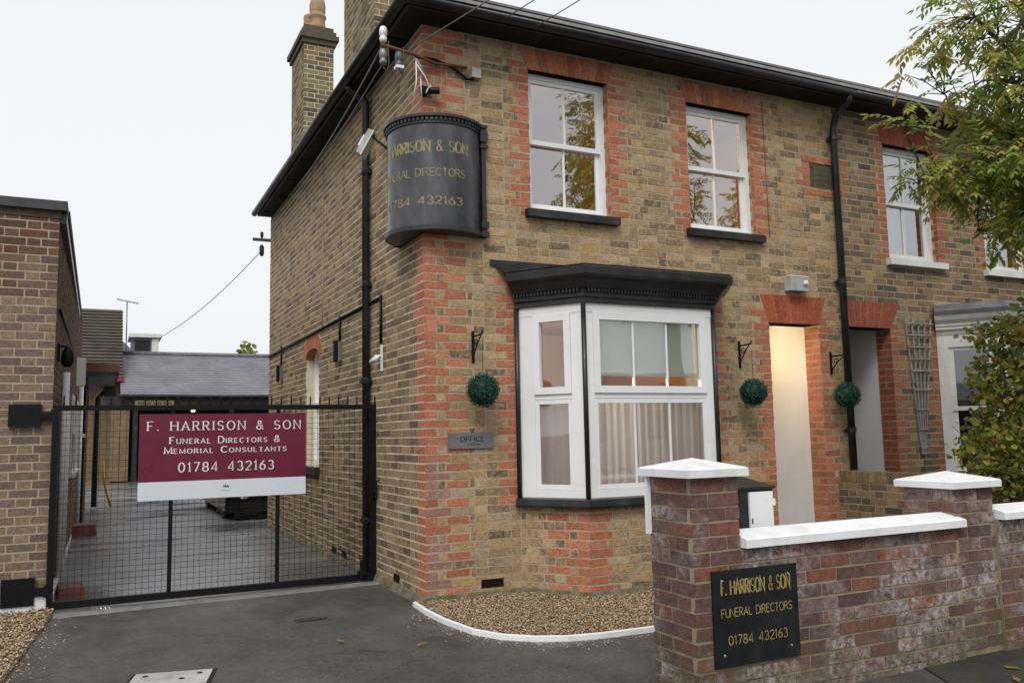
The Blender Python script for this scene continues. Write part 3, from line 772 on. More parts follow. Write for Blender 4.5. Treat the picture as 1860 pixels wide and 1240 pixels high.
m = MB(); C0 = (-.26, -OV-.02, EZ); HP = (HY-OV-.02-0.0, HY-OV-.02-0.0, EZ+SL*(HY-.0-.0))
HP = (3.68, 3.68, EZ+SL*4.0); BK = (-.26, 7.5, EZ)
m.poly([C0, (PARTY, -OV-.02, EZ), (PARTY, 3.68, HP[2]), HP]); m.poly([C0, HP, BK]); m.poly([BK, HP, (PARTY, 3.68, HP[2]), (PARTY, 7.68, EZ)])
roof = m.build('roof', m_slate, house); slate_rows(roof, -OV-.021, PARTY)
m = MB(); m.tube([(C0[0], C0[1], EZ+.04), (HP[0], HP[1], HP[2]+.04), (PARTY, 3.68, HP[2]+.04)], .07, 8); m.build('ridge_tile', m_lead, roof)
# downpipe on the flank and at the party line
def downpipe(parent, x_, y_, zt, zb, path_top, r_=.036, clips=()):
    m = MB(); m.tube(path_top+[(x_, y_, zt-.12), (x_, y_, zb)], r_, 12); p_ = m.build('downpipe', m_black, parent, True)
    for z_ in clips:
        m = MB(); m.lathe([(r_+.012, 0), (r_+.012, .06)], (x_, y_, z_), 12); m.box((x_-.055, y_-.012 if abs(x_) > 1 else y_-.055, z_+.01), (x_+.055, y_+.055 if abs(x_) > 1 else y_+.055, z_+.04)); m.build('pipe_clip', m_black, p_)
downpipe(house, -.055, 1.60, 5.0, -.04, [(-.26, 1.60, 5.08), (-.22, 1.60, 5.0), (-.09, 1.60, 4.93)], .04, (.5, 1.9, 2.9, 4.1))
downpipe(house, 4.925, -.075, 4.85, .3, [(4.925, -.335, 5.07), (4.925, -.32, 4.99), (4.925, -.13, 4.88)], .04, (1.3, 2.95, 4.6))
boxo('air_brick', (.50, -.007, .045), (.71, .006, .115), m_blackmetal, house)
boxo('air_brick', (-.007, .70, .03), (.006, .87, .10), m_blackmetal, house); boxo('air_brick', (-.007, 3.0, .03), (.006, 3.2, .10), m_blackmetal, house); boxo('air_brick', (-.007, 2.55, .03), (.006, 2.75, .10), m_blackmetal, house)
tubeo('render_crack', [(-.006, 3.70, 5.0), (-.006, 3.71, 4.2), (-.006, 3.69, 3.3), (-.006, 3.72, 2.75)], .006, mo_next, house, 5)
tubeo('telephone_wire', [(3.945, -.006, 4.93), (3.95, -.007, 4.5), (3.955, -.006, 3.9), (3.96, -.006, 3.42)], .003, m_rust, house, 5)
m_skirt = mortar_mat('rough_render', (.26, .22, .17), (.15, .13, .10), .9)
m = MB(); m.sweep([(0, 7.3), (0, 0), (.888, 0), (1.27, -.55), (2.68, -.55), (3.06, 0), (3.75, 0)], [(-.004, -.07), (.040, -.07), (.032, -.03), (.016, .012), (-.004, .022)]); m.build('skirting', m_skirt, house)
# chimneys on the flank
CH = [(.24,.19,.105)]*4+[(.17,.135,.08)]*3+[(.10,.08,.055)]*3
def chimney(x0, x1, y0, y1, zb, zt, pot):
    m = MB(); m.box((x0, y0, zb), (x1, y1, zt)); ch = m.build('chimney', mo_side, house)
    br = fill_face(x0, x1, zb, zt, (lambda u, z, d: (u, y0-d, z)), pal=CH)+fill_face(y0, y1, zb, zt, (lambda u, z, d: (x0-d, u, z)), pal=CH)
    if pot:
        for i, (o_, z_) in enumerate(((.035, zt), (.07, zt+.075), (.035, zt+.15), (.0, zt+.225))):
            m = MB(); m.box((x0-o_, y0-o_, z_+.001), (x1+o_, y1+o_, z_+.074)); m.build('cap_course', m_weather, ch)
        for (cx, cy, hh) in (((x0+x1)/2+.02, y0+.2, .55), ((x0+x1)/2+.02, y0+.62, .34)):
            m = MB(); m.lathe([(.13, 0), (.125, .08), (.115, .2), (.135, .22), (.135, .25), (.115, .26), (.12, .31), (.125, .32), (.12, .34), (.125, .36), (.12, .38), (.127, .41), (.12, .44), (.10, hh)], (cx, cy, zt+.30), 16); m.build('chimney_pot', m_terra, ch, True)
    lay(br, ch, (b_chim, b_chim), occ=())
chimney(.13, .58, 5.55, 6.45, 5.2, 7.33, True)
chimney(.12, .60, 1.85, 3.15, 5.2, 7.6, False)

# ------------------------------------------------------------------ the adjoining house
nb = thing('terraced_house', 'browner stock brick house adjoining, with white bay and old white sash windows', 'house')
W3, W4, D2 = (5.79, 6.66, 3.32, 4.71), (7.52, 8.40, 3.30, 4.70), (5.06, 5.732, -.06, 2.487)
XR = 10.6
sheet('wall', PARTY+.001, XR, -.08, WT, [W3, W4, D2, (6.65, 8.5, .80, 2.40)], pf, mo_next, nb)
A3, A4, AD2 = (5.79, 6.66, 5.71, 6.745, 4.71, 4.95), (7.52, 8.40, 7.44, 8.48, 4.70, 4.94), (5.06, 5.732, 4.995, 5.89, 2.487, 2.785)
nbb = fill_face(PARTY, XR, -.075, WT-.02, pf,
    [rect(W3[0], W3[1], 3.24, 4.71), rect(W4[0], W4[1], 3.22, 4.70), rect(D2[0], D2[1], -.1, 2.487), trap(*A3), trap(*A4), trap(*AD2), rect(6.5, 8.68, -.1, 2.83)],
    [q for W_ in (W3, W4) for q in ((W_[0], -1, 'jamb', 3.3, 4.97), (W_[1], 1, 'jamb', 3.3, 4.97))]+[(D2[1], 1, 'jamb', -1, 2.8), (6.5, -1, 'jamb', .3, 2.7), (PARTY, 1, 'jamb', 3.95, 4.42)], NEXT, jitter=.0035)
nbb = [(p, ((t_[0]*.72, t_[1]*.78, t_[2]*.8) if rd else t_), rd) for p, t_, rd in nbb]
for (a, b, z0_, z1_) in (W3, W4):
    for xx, sg in ((a, 1), (b, -1)):
        nbb += [(p, jit((.27, .085, .05), .15), 1) for p, _, _ in fill_face(.006, .085, z0_-.03, z1_, (lambda u, z, d, xx=xx, sg=sg: (xx+sg*d, u, z)), pin=.003)]
nbb += [(p, jit((.30, .09, .05), .15), 1) for p, _, _ in fill_face(.006, .205, -.075, 2.487, (lambda u, z, d: (D2[1]-d, u, z)), pin=.003, bond=stretcher)]
lay(nbb, nb, (b_next, b_red))
for A, n_ in ((A3, 12), (A4, 12), (AD2, 15)): flat_arch(nb, pf, *A, n_, .115, [(.31,.09,.05)]*3+[(.36,.11,.06)])
boxo('lintel', (5.0, .118, 2.487), (5.82, .23, 2.7), mo_next, nb)
sash_window(nb, *W3, m_oldwhite, m_oldwhite); sash_window(nb, *W4, m_oldwhite, m_oldwhite)
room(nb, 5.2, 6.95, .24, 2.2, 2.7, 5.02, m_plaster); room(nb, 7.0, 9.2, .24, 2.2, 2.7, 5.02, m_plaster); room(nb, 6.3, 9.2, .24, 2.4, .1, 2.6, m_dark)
for i, W_ in enumerate((W3, W4)):
    nm = ('upper window of the adjoining house nearest the drainpipe', 'upper window of the adjoining house behind the leaves')[i]
    curtain('window_curtain', [(W_[0]+.09, .24), (W_[0]+.62, .24)], W_[2]+.06, W_[3]-.06, m_net, 'white curtain hanging in the '+nm, 'curtain', .014, 48)
m = MB(); m.box((D2[0]-.08, .212, -.05), (D2[0]-.001, 1.2, 2.62)); m.box((D2[1]+.001, .212, -.05), (D2[1]+.08, 1.2, 2.62)); m.box((D2[0], .212, 2.56), (D2[1], 1.2, 2.62)); m.build('porch_lining', m_plaster, nb)
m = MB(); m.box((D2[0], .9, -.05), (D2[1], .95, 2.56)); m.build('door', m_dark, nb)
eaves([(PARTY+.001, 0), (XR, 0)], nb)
m = MB(); m.poly([(PARTY, -OV-.02, EZ), (XR, -OV-.02, EZ), (XR, 3.68, HP[2]), (PARTY, 3.68, HP[2])]); m.poly([(PARTY, 3.68, HP[2]), (XR, 3.68, HP[2]), (XR, 7.68, EZ), (PARTY, 7.68, EZ)])
r2 = m.build('roof', m_slate, nb); slate_rows(r2, PARTY+.001, XR)
BAY2 = [(6.50, 0), (6.88, -.55), (8.30, -.55), (8.68, 0)]
m = MB(); m.sweep(BAY2, [(0, -.08), (-.1, -.08), (-.1, .76), (0, .76)]); bay2 = m.build('bay_window', mo_next, nb); bay2['label'] = 'white timber bay window with lead roof'
for nm, prof, mt in (('sill', [(.06, .74), (.06, .80), (-.1, .82), (-.1, .74)], m_oldwhite), ('head_rail', [(.01, 2.28), (.01, 2.43), (-.1, 2.43), (-.1, 2.28)], m_oldwhite),
    ('cornice', [(.02, 2.431), (.03, 2.47), (.06, 2.49), (.06, 2.52), (.075, 2.53), (.075, 2.56), (.12, 2.60), (.14, 2.64), (.14, 2.66), (-.1, 2.66), (-.1, 2.431)], m_oldwhite),
    ('bay_roof', [(.16, 2.661), (.17, 2.70), (.05, 2.79), (-.12, 2.80), (-.12, 2.661)], m_lead)):
    m = MB(); m.sweep(BAY2, prof); m.build(nm, mt, bay2)
for i in range(3):
    mp, L = seg_map(BAY2[i], BAY2[i+1])
    def hx(ua, ub, za, zb, d0, d1, name, mt):
        m = MB(); m.hexa([mp(ua, za, d0), mp(ub, za, d0), mp(ub, zb, d0), mp(ua, zb, d0), mp(ua, za, d1), mp(ub, za, d1), mp(ub, zb, d1), mp(ua, zb, d1)]); m.build(name, mt, bay2)
    a, b = (.17, L-.14) if i != 1 else (.16, L-.16)
    hx(.0, a-.05, .821, 2.279, .012, -.08, 'pilaster', m_oldwhite); hx(b+.05, L, .821, 2.279, .012, -.08, 'pilaster', m_oldwhite)
    for (za, zb, dd) in ((.821, 1.57, -.03), (1.53, 2.279, -.012)):
        m = MB()
        for q in ((a-.05, b+.05, za, za+.05), (a-.05, b+.05, zb-.04, zb), (a-.05, a, za+.05, zb-.04), (b, b+.05, za+.05, zb-.04)):
            m.hexa([mp(q[0], q[2], dd), mp(q[1], q[2], dd), mp(q[1], q[3], dd), mp(q[0], q[3], dd), mp(q[0], q[2], dd-.03), mp(q[1], q[2], dd-.03), mp(q[1], q[3], dd-.03), mp(q[0], q[3], dd-.03)])
        m.build('sash', m_oldwhite, bay2)
        m = MB(); m.poly([mp(a, za+.05, dd-.015), mp(b, za+.05, dd-.015), mp(b, zb-.04, dd-.015), mp(a, zb-.04, dd-.015)]); m.build('pane', m_clear, bay2)

# ------------------------------------------------------------------ flat-roofed building across the drive
lb = thing('flat_roofed_building', 'mottled brown brick building with flat dark roof edge and white plinth', 'building')
LX, LY, LT = -2.875, 1.50, 3.40
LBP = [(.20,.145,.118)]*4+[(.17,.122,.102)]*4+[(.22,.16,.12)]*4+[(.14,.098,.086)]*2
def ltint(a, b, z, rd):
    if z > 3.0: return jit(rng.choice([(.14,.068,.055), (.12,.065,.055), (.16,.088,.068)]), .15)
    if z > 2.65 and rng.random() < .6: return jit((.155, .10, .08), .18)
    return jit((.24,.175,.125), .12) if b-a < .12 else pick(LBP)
plf = lambda u, z, d: (u, LY-d, z)
pls = lambda u, z, d: (LX+d+(u-LY)*.008, u, z)
LW = [(5.9, 7.1, .95, 2.0), (7.5, 8.7, .95, 2.0)]
sheet('wall', -7.5, LX-.003, -.08, LT, [], plf, mo_left, lb); sheet('flank_wall', LY+.0005, 9.7, -.08, LT, LW, pls, mo_left, lb)
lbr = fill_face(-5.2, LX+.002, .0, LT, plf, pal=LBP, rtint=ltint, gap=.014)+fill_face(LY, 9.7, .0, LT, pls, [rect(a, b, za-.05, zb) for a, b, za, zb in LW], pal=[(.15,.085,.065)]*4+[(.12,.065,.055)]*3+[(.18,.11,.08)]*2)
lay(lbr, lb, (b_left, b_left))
m = MB(); m.sweep([(LX+.06, 9.75), (LX, LY), (-7.6, LY)][::-1], [(-.3, LT), (.045, LT), (.05, LT+.075), (-.3, LT+.085)][::-1])
cm = MB(); cm.box((-7.6, LY-.06, LT+.001), (LX+.06, LY+.3, LT+.085)); cm.box((LX-.3, LY+.301, LT+.001), (LX+.07, 9.75, LT+.085)); cm.build('roof_edging', m_felt, lb)
boxo('string_course', (-7.5, LY-.012, LT-.062), (LX+.013, LY+.02, LT), m_weather, lb); boxo('roof_fascia', (LX+.003, LY+.021, LT-.10), (LX+.055, 9.7, LT), m_black, lb)
boxo('flat_roof', (-7.5, LY+.01, LT-.05), (LX-.02, 9.7, LT+.03), m_lead, lb)
boxo('plinth', (-7.5, LY-.035, -.06), (LX+.02, LY-.006, .075), m_coping, lb)
boxo('plinth', (LX+.006, LY+.02, -.06), (LX+.05, 9.6, .02), m_coping, lb)
for (a, b, za, zb) in LW:
    m = MB(); X_ = pls((a+b)/2, 0, 0)[0]
    for q in ((a, a+.06, za, zb), (b-.06, b, za, zb), (a+.06, b-.06, za, za+.06), (a+.06, b-.06, zb-.06, zb), ((a+b)/2-.03, (a+b)/2+.03, za+.06, zb-.06)): m.box((X_-.05, q[0], q[2]), (X_+.015, q[1], q[3]))
    m.box((X_-.05, a-.03, za-.05), (X_+.06, b+.03, za)); wn = m.build('window', m_white, lb)
    m = MB(); m.poly([(X_-.02, a, za), (X_-.02, b, za), (X_-.02, b, zb), (X_-.02, a, zb)]); m.build('pane', m_glass, wn)
    boxo('blind', (X_-.15, a, za), (X_-.14, b, zb), m_dark, wn)
# open white casement
m = MB(); m.hexa([(LX+.03, 6.0, 1.5), (LX+.20, 6.05, 1.42), (LX+.20, 6.05, 1.47), (LX+.03, 6.0, 1.55), (LX+.03, 7.0, 1.5), (LX+.20, 6.9, 1.42), (LX+.20, 6.9, 1.47), (LX+.03, 7.0, 1.55)]); m.build('casement', m_white, lb)
tubeo('waste_pipe', [(LX+.05, 3.0, 2.08), (LX+.05, 3.0, -.04)], .035, m_white, lb, 10)
tubeo('overflow_pipe', [(LX+.045, 4.6, 1.75), (LX+.045, 4.6, -.04)], .016, m_white, lb, 8)
tubeo('waste_pipe', [(LX+.09, 8.85, 2.3), (LX+.09, 8.85, 0)], .04, m_white, lb, 10)
tubeo('cable', [(LX+.02, 1.7, 2.55), (LX+.02, 2.6, 2.58), (LX+.03, 5.5, 2.56)], .012, m_blackmetal, lb, 6)
l_ = thing('wall_light', 'small black wall light on the flat-roofed building', 'light')
m = MB(); m.box((LX+.007, 1.86, 2.10), (LX+.03, 1.96, 2.26)); m.build('back_plate', m_blackmetal, l_); m = MB(); m.lathe([(.02, .12), (.05, .06), (.055, -.02), (.03, -.07)], (LX+.09, 1.91, 2.12), 12); m.build('lantern', m_blackmetal, l_, True); tubeo('stem', [(LX+.02, 1.91, 2.24), (LX+.09, 1.91, 2.24)], .01, m_blackmetal, l_)
b_ = thing('meter_box', 'white box high on the flat-roofed building beside the drive', 'box')
boxo('case', (LX+.012, 7.3, 2.2), (LX+.16, 7.55, 2.62), m_white, b_); boxo('cover', (LX+.161, 7.32, 2.23), (LX+.17, 7.53, 2.59), m_lightbox, b_)
ex = thing('lean_to', 'low brick lean-to with brown fascia and black downpipe at the end of the drive wall', 'building')
boxo('wall', (-5, 9.72, -.08), (-2.72, 13.3, 2.5), b_left, ex); 
ebr = fill_face(9.72, 13.3, 0, 2.5, (lambda u, z, d: (-2.72+d, u, z)), pal=[(.15,.085,.065)]*3+[(.12,.065,.055)]*2); lay(ebr, ex, (b_left, b_left))
boxo('fascia', (-5, 9.6, 2.58), (-2.2, 13.5, 2.74), m_rust, ex); boxo('soffit', (-5, 9.62, 2.5), (-2.25, 13.45, 2.579), m_black, ex)
tubeo('downpipe', [(-2.35, 13.42, 2.5), (-2.55, 13.42, 2.3), (-2.55, 13.42, 0)], .055, m_black, ex, 10)
m = MB(); m.box((-2.42, 12.9, 2.3), (-2.2, 13.4, 2.5)); m.build('hopper', m_black, ex)
def block(name, c, s, rz_, label):
    m = MB(); x_, y_, z_ = s[0]/2, s[1]/2, s[2]; m.hexa([(-x_,-y_,0),(x_,-y_,0),(x_*.92,-y_*.95,z_),(-x_*.92,-y_*.95,z_),(-x_,y_,0),(x_,y_,0),(x_*.92,y_*.95,z_),(-x_*.92,y_*.95,z_)]); o = m.build(name, m_redblock); o.location = c; o.rotation_euler.z = rz_
    return tag(o, label, 'block')
block('red_block', (-2.70, 2.15, GZ), (.22, .34, .10), .1, 'faded red block lying against the wall just behind the gate')
block('red_block', (-2.66, 7.9, GZ), (.34, .45, .17), .0, 'pale pinkish red block farther down the drive wall')
hz = thing('yellow_hose', 'yellow hose hanging by the black downpipe at the drive end', 'hose')
tubeo('hose', [(-2.40, 13.6, .95), (-2.38, 13.6, .6), (-2.30, 13.6, .25), (-2.22, 13.6, -.02)], .03, m_yellow, hz)

# ------------------------------------------------------------------ gate
GY = 1.44
g = thing('mesh_gate', 'wide black steel mesh gate across the drive', 'gate')
m = MB()
GL, GR, GB, GT = -2.865, -.005, -.035, 1.68
m.box((GL, GY-.025, GB), (GL+.05, GY+.025, GT)); m.box((GR-.045, GY-.025, GB), (GR, GY+.025, GT)); m.box((GL+.05, GY-.024, GT-.045), (GR-.045, GY+.024, GT)); m.box((GL+.05, GY-.024, GB), (GR-.045, GY+.024, GB+.06))
m.build('gate_frame', m_blackmetal, g)
for x_ in (-1.905, -.962): boxo('upright', (x_-.017, GY-.017, GB+.06), (x_+.017, GY+.017, GT-.045), m_blackmetal, g)
m = MB(); x_ = GL+.05+.053
while x_ < GR-.05: m.tube([(x_, GY-.004, GB+.05), (x_, GY-.004, GT-.03)], .0022, 4); x_ += .053
z_ = GB+.06+.05
while z_ < GT-.05: m.tube([(GL+.04, GY+.002, z_), (GR-.04, GY+.002, z_)], .0022, 4); z_ += .051
m.build('wire_mesh', m_blackmetal, g, kind='stuff')
sp = None
for k in range(31):
    x_ = GL+.08+k*.0925
    if sp is None: m = MB(); m.tube([(0, 0, 0), (0, 0, .07), (0, 0, .09)], [.007, .007, .001], 6); sp = m.build('spike', m_blackmetal, g); o = sp
    else: o = sp.copy(); col.objects.link(o)
    o.location = (x_, GY, GT); o.parent = g
for z0_, z1_ in ((1.50, 1.69), (.01, .235)):
    m = MB(); m.box((-3.20, LY-.05, z0_), (-2.955, LY-.006, z1_)); m.box((-2.956, LY-.07, (z0_+z1_)/2-.03), (GL+.01, LY-.03, (z0_+z1_)/2+.03)); m.tube([(GL+.0, LY-.06, (z0_+z1_)/2-.05), (GL+.0, LY-.06, (z0_+z1_)/2+.05)], .02, 8); m.build('hinge_plate', m_blackmetal, g)
m = MB(); m.box((-.06, GY-.05, .76), (-.004, GY-.026, .92)); m.box((-.05, GY-.12, .81), (-.02, GY-.05, .84)); m.tube([(-.035, GY-.12, .75), (-.035, GY-.12, .93)], .012, 8); m.build('latch', m_blackmetal, g)
m = MB(); m.tube([(-.16, GY-.04, GB+.02), (-.16, GY-.04, GB+.2)], .014, 8); m.box((-.2, GY-.05, GB+.06), (-.12, GY-.026, GB+.10)); m.build('drop_bolt', m_blackmetal, g)
m = MB()
for k in range(24):
    a = k*1.3; m.tube([(-2.52+k*.0065, GY-.19+.012*math.cos(a), GB+.0+.012*math.sin(a)), (-2.52+(k+1)*.0065, GY-.19+.012*math.cos(a+1.3), GB+.0+.012*math.sin(a+1.3))], .004, 5)
tag(m.build('chain', m_zinc), 'short silvery chain lying on the ground under the gate', 'chain')
# crimson sign on the gate
sg = thing('gate_sign', 'crimson funeral directors sign with white lettering and white strip fixed to the gate', 'sign')
SX0, SX1, SZ0, SZM, SZ1 = -2.183, -.707, .832, .995, 1.598
SYF = GY-.035
boxo('board', (SX0, SYF, SZM), (SX1, SYF+.006, SZ1), m_crimson, sg); boxo('white_strip', (SX0, SYF-.001, SZ0), (SX1, SYF+.006, SZM-.0005), m_signwhite, sg)
def row(text, xa, xb, ya, yb, **kw):
    h = (yb-ya)/870*(SZ1-SZ0); zb = SZ1-(yb-75)/870*(SZ1-SZ0); wd = (xb-xa)/1695*(SX1-SX0); c = SX0+((xa+xb)/2-70)/1695*(SX1-SX0)
    lettering('lettering', text, wd, h, (lambda u, v, d: (c+u, SYF-d, zb+v)), m_lettwhite, sg, **kw)
row('F. HARRISON & SON', 150, 1700, 152, 243, thin=.07, thick=.15, serif=.16, track=.44)
row('Funeral Directors &', 365, 1480, 312, 378, thin=.11, thick=.19, serif=.15, track=.30, small=.72)
row('Memorial Consultants', 317, 1550, 415, 478, thin=.11, thick=.19, serif=.15, track=.30, small=.72)
row('01784 432163', 455, 1415, 575, 668, thin=.08, thick=.15, serif=.13, track=.34)
m = MB(); cx, cz = (SX0+SX1)/2+.012, .925; m_emb = paint('green_emblem', (.06, .17, .14), .5, .1, 5)
for i, (dx, h) in enumerate(((-.022, .02), (-.008, .03), (.008, .022), (.02, .014))): m.poly([(cx+dx-.008, SYF-.003, cz), (cx+dx+.009, SYF-.003, cz), (cx+dx+.004, SYF-.003, cz+h*.8), (cx+dx-.005, SYF-.003, cz+h)])
m.build('emblem', m_emb, sg)
m = MB()
for k in range(4): m.box((cx-.036+k*.018, SYF-.003, cz-.03), (cx-.023+k*.018, SYF-.0015, cz-.022))
m.build('small_print', m_lightbox, sg)

# ------------------------------------------------------------------ curved corner sign
cs = thing('corner_sign', 'curved black sign with faded gold lettering wrapped round the upper house corner', 'sign')
CX, CY, CR = .20, .24, .43
A0, A1_ = -33, -241
def cpt(a, r_, z): return (CX+r_*math.cos(R(a)), CY+r_*math.sin(R(a)), z)
def arcband(r0, r1, z0, z1, name, mat, n=40, a0=A0, a1=A1_):
    m = MB(); base = 0
    for i in range(n+1):
        a = a0+(a1-a0)*i/n; m.vs([cpt(a, r0, z0), cpt(a, r1, z0), cpt(a, r1, z1), cpt(a, r0, z1)])
    for i in range(n):
        for j in range(4):
            m.f.append((i*4+j, (i+1)*4+j, (i+1)*4+(j+1) % 4, i*4+(j+1) % 4)); m.t.append(None)
    m.f += [(0, 1, 2, 3), (n*4+3, n*4+2, n*4+1, n*4)]; m.t += [None, None]
    return m.build(name, mat, cs)
m_oldgold = paint('faded_gold_lettering', (.29, .25, .115), .5, .5, 30, (.05, .05, .05), .5, dsc=14)
m_faded = paint('faded_black_enamel', (.040, .041, .048), .28, .35, 5, (.20, .20, .21), .45, dsc=4)
arcband(CR-.02, CR, 3.16, 4.07, 'curved_face', m_faded, 48)
arcband(.05, CR+.025, 3.12, 3.159, 'bottom_board', m_black); arcband(CR-.03, CR+.012, 4.071, 4.09, 'top_rail', m_black); arcband(.05, CR+.035, 4.125, 4.15, 'top_board', m_black); arcband(CR-.05, CR+.0, 4.09, 4.125, 'dentil_bed', m_black)
for k in range(40):
    a = A0+(A1_-A0)*(k+.5)/40
    m = MB(); m.hexa([cpt(a-1.6, CR+.022, 4.091), cpt(a+1.6, CR+.022, 4.091), cpt(a+1.6, CR+.022, 4.124), cpt(a-1.6, CR+.022, 4.124), cpt(a-1.6, CR, 4.091), cpt(a+1.6, CR, 4.091), cpt(a+1.6, CR, 4.124), cpt(a-1.6, CR, 4.124)]); m.build('dentil', m_black, cs)
for (x0_, y0_, x1_, y1_) in ((.545, -.055, .585, -.006), (-.055, .60, -.006, .64)):
    m = MB(); m.box((x0_, y0_, 3.13), (x1_, y1_, 4.13)); e = .016
    for z0_, z1_ in ((3.12, 3.17), (3.20, 3.26), (3.94, 3.97), (4.0, 4.1), (4.13, 4.155)): m.box((x0_-e, y0_-e, z0_), (x1_+e, y1_+e*.2, z1_))
    m.build('pilaster', m_black, cs)
AC = -131
def ctext(text, w_, h, z, **kw):
    lettering('lettering', text, w_, h, (lambda u, v, d: cpt(AC+math.degrees(u/CR), CR+d, z+v)), m_oldgold, cs, **kw)
ctext('F. HARRISON & SON', .93, .098, 3.815, thin=.06, thick=.30, serif=.14, track=.22)
ctext('FUNERAL DIRECTORS', .87, .068, 3.595, thin=.13, thick=.14, track=.18)
ctext('01784 432163', .80, .068, 3.345, thin=.14, thick=.15, track=.2)

# ------------------------------------------------------------------ fixtures on the house
p = thing('name_plate', 'grey metal plate with dark lettering on the corner brickwork', 'plate')
boxo('plate', (.205, -.022, 1.24), (.632, -.008, 1.375), m_grey, p)
lettering('lettering', 'OFFICE', .22, .042, (lambda u, v, d: (.425+u, -.022-d, 1.30+v)), m_blackmetal, p, thin=.1, thick=.13, track=.25)
boxo('underline', (.37, -.0235, 1.272), (.5, -.0222, 1.277), m_blackmetal, p)
BR = None
leafc = [(.022,.10,.078), (.032,.14,.10), (.05,.18,.125), (.016,.07,.06)]
def topiary(c, r_, label):
    tb = thing('topiary_ball', label, 'topiary', 'topiary balls hanging along the front')
    m = MB(); m.lathe([(r_*.9*math.sin(R(a)) + .001, -r_*.9*math.cos(R(a))) for a in range(0, 181, 15)], c, 16, (.008, .03, .024)); m.build('core', m_leaf, tb, True)
    m = MB()
    for k in range(1900):
        u = rng.uniform(-1, 1); a = rng.uniform(0, 6.2832); s = math.sqrt(1-u*u); n_ = Vector((s*math.cos(a), s*math.sin(a), u)); rr = r_*rng.uniform(.88, 1.03)
        t1 = n_.orthogonal().normalized(); t1.rotate(Matrix.Rotation(rng.uniform(0, 6.28), 3, n_)); t2 = n_.cross(t1); d = (t1*rng.uniform(.6, 1)+n_*rng.uniform(-.2, .9)).normalized(); w_ = .0055; L = rng.uniform(.014, .022)
        q = Vector(c)+n_*rr; m.poly([q, q+d*L*.5+t2*w_, q+d*L, q+d*L*.5-t2*w_], pick(leafc, .25))
    m.build('leaves', m_leaf, tb)
    tubeo('hanging_chain', [(c[0], c[1], c[2]+r_*.9), (c[0], c[1], c[2]+r_+.28)], .0025, m_blackmetal, tb, 5)
def bracket(x_, zt, zb, L, label, arm_dx=0):
    b_ = thing('wall_bracket', label, 'bracket', 'hanging brackets along the front')
    boxo('back_bar', (x_-.012, -.017, zb), (x_+.012, -.005, zt), m_blackmetal, b_)
    tubeo('arm', [(x_, -.015, zt-.05), (x_+arm_dx, -L, zt-.05), (x_+arm_dx, -L-.015, zt-.02)], .008, m_blackmetal, b_, 6)
    pts = [(x_+arm_dx*k/10, -.015-(L-.04)*(k/10)**1.3, zb+.03+(zt-zb-.09)*(k/10)) for k in range(11)]
    tubeo('brace', pts, .006, m_blackmetal, b_, 6)
    sc_ = [(x_+arm_dx*.45, -.09-.035*math.cos(k*.7)*(1-k/14), zt-.11+.035*math.sin(k*.7)*(1-k/14)) for k in range(11)]
    tubeo('scroll', sc_, .005, m_blackmetal, b_, 5)
for x_, bz, cpos, nm in ((.45, (2.27, 1.99), (.44, -.24, 1.735), 'between the red corner and the bay'), (3.46, (2.27, 1.99), (3.42, -.24, 1.73), 'between the bay and the open porch'), (4.745, (2.19, 1.94), (4.73, -.22, 1.70), 'between the two porches beside the drainpipe')):
    bracket(x_, bz[0], bz[1], .23, 'black scrolled iron hanging bracket '+nm, cpos[0]-x_)
    topiary(cpos, rng.uniform(.128, .142), 'round green artificial topiary ball hanging '+nm)
al = thing('alarm_box', 'weathered pale alarm box with a small round lens above the porch arch', 'alarm box')
boxo('case', (4.13, -.10, 2.835), (4.39, -.006, 2.985), m_lightbox, al); boxo('cover', (4.125, -.105, 2.986), (4.395, -.004, 2.995), m_white, al)
m = MB(); m.lathe([(.03, 0), (.028, .02), (.015, .032)], (0, 0, 0), 14); ln = m.build('lens', m_white, al, True); ln.rotation_euler = (R(90), 0, 0); ln.location = (4.34, -.10, 2.92)
# floodlight on an arm from the flank
fl = thing('floodlight', 'white slab floodlight on a black arm beside the curved sign', 'light')
FC = Vector((-.22, 1.0, 4.22)); FA = Vector((.42, -.25, .87)).normalized(); FB = Vector((-.5, -.86, .0)).normalized(); FN = FA.cross(FB).normalized()
def slab(name, la, lb, n0, n1, mat):
    m = MB(); P_ = lambda a, b, n: tuple(FC+FA*a+FB*b+FN*n)
    m.hexa([P_(-la, -lb, n0), P_(la, -lb, n0), P_(la, lb, n0), P_(-la, lb, n0), P_(-la, -lb, n1), P_(la, -lb, n1), P_(la, lb, n1), P_(-la, lb, n1)]); m.build(name, mat, fl)
slab('lamp_head', .13, .075, -.03, .02, m_lightbox); slab('rim', .137, .082, .021, .034, m_zinc); slab('driver_box', .06, .05, -.055, -.031, m_white)
tubeo('arm', [tuple(FC+FA*.13), (-.17, .92, 4.26), (-.12, .84, 4.18), (-.01, .8, 4.08)], .012, m_blackmetal, fl, 6)
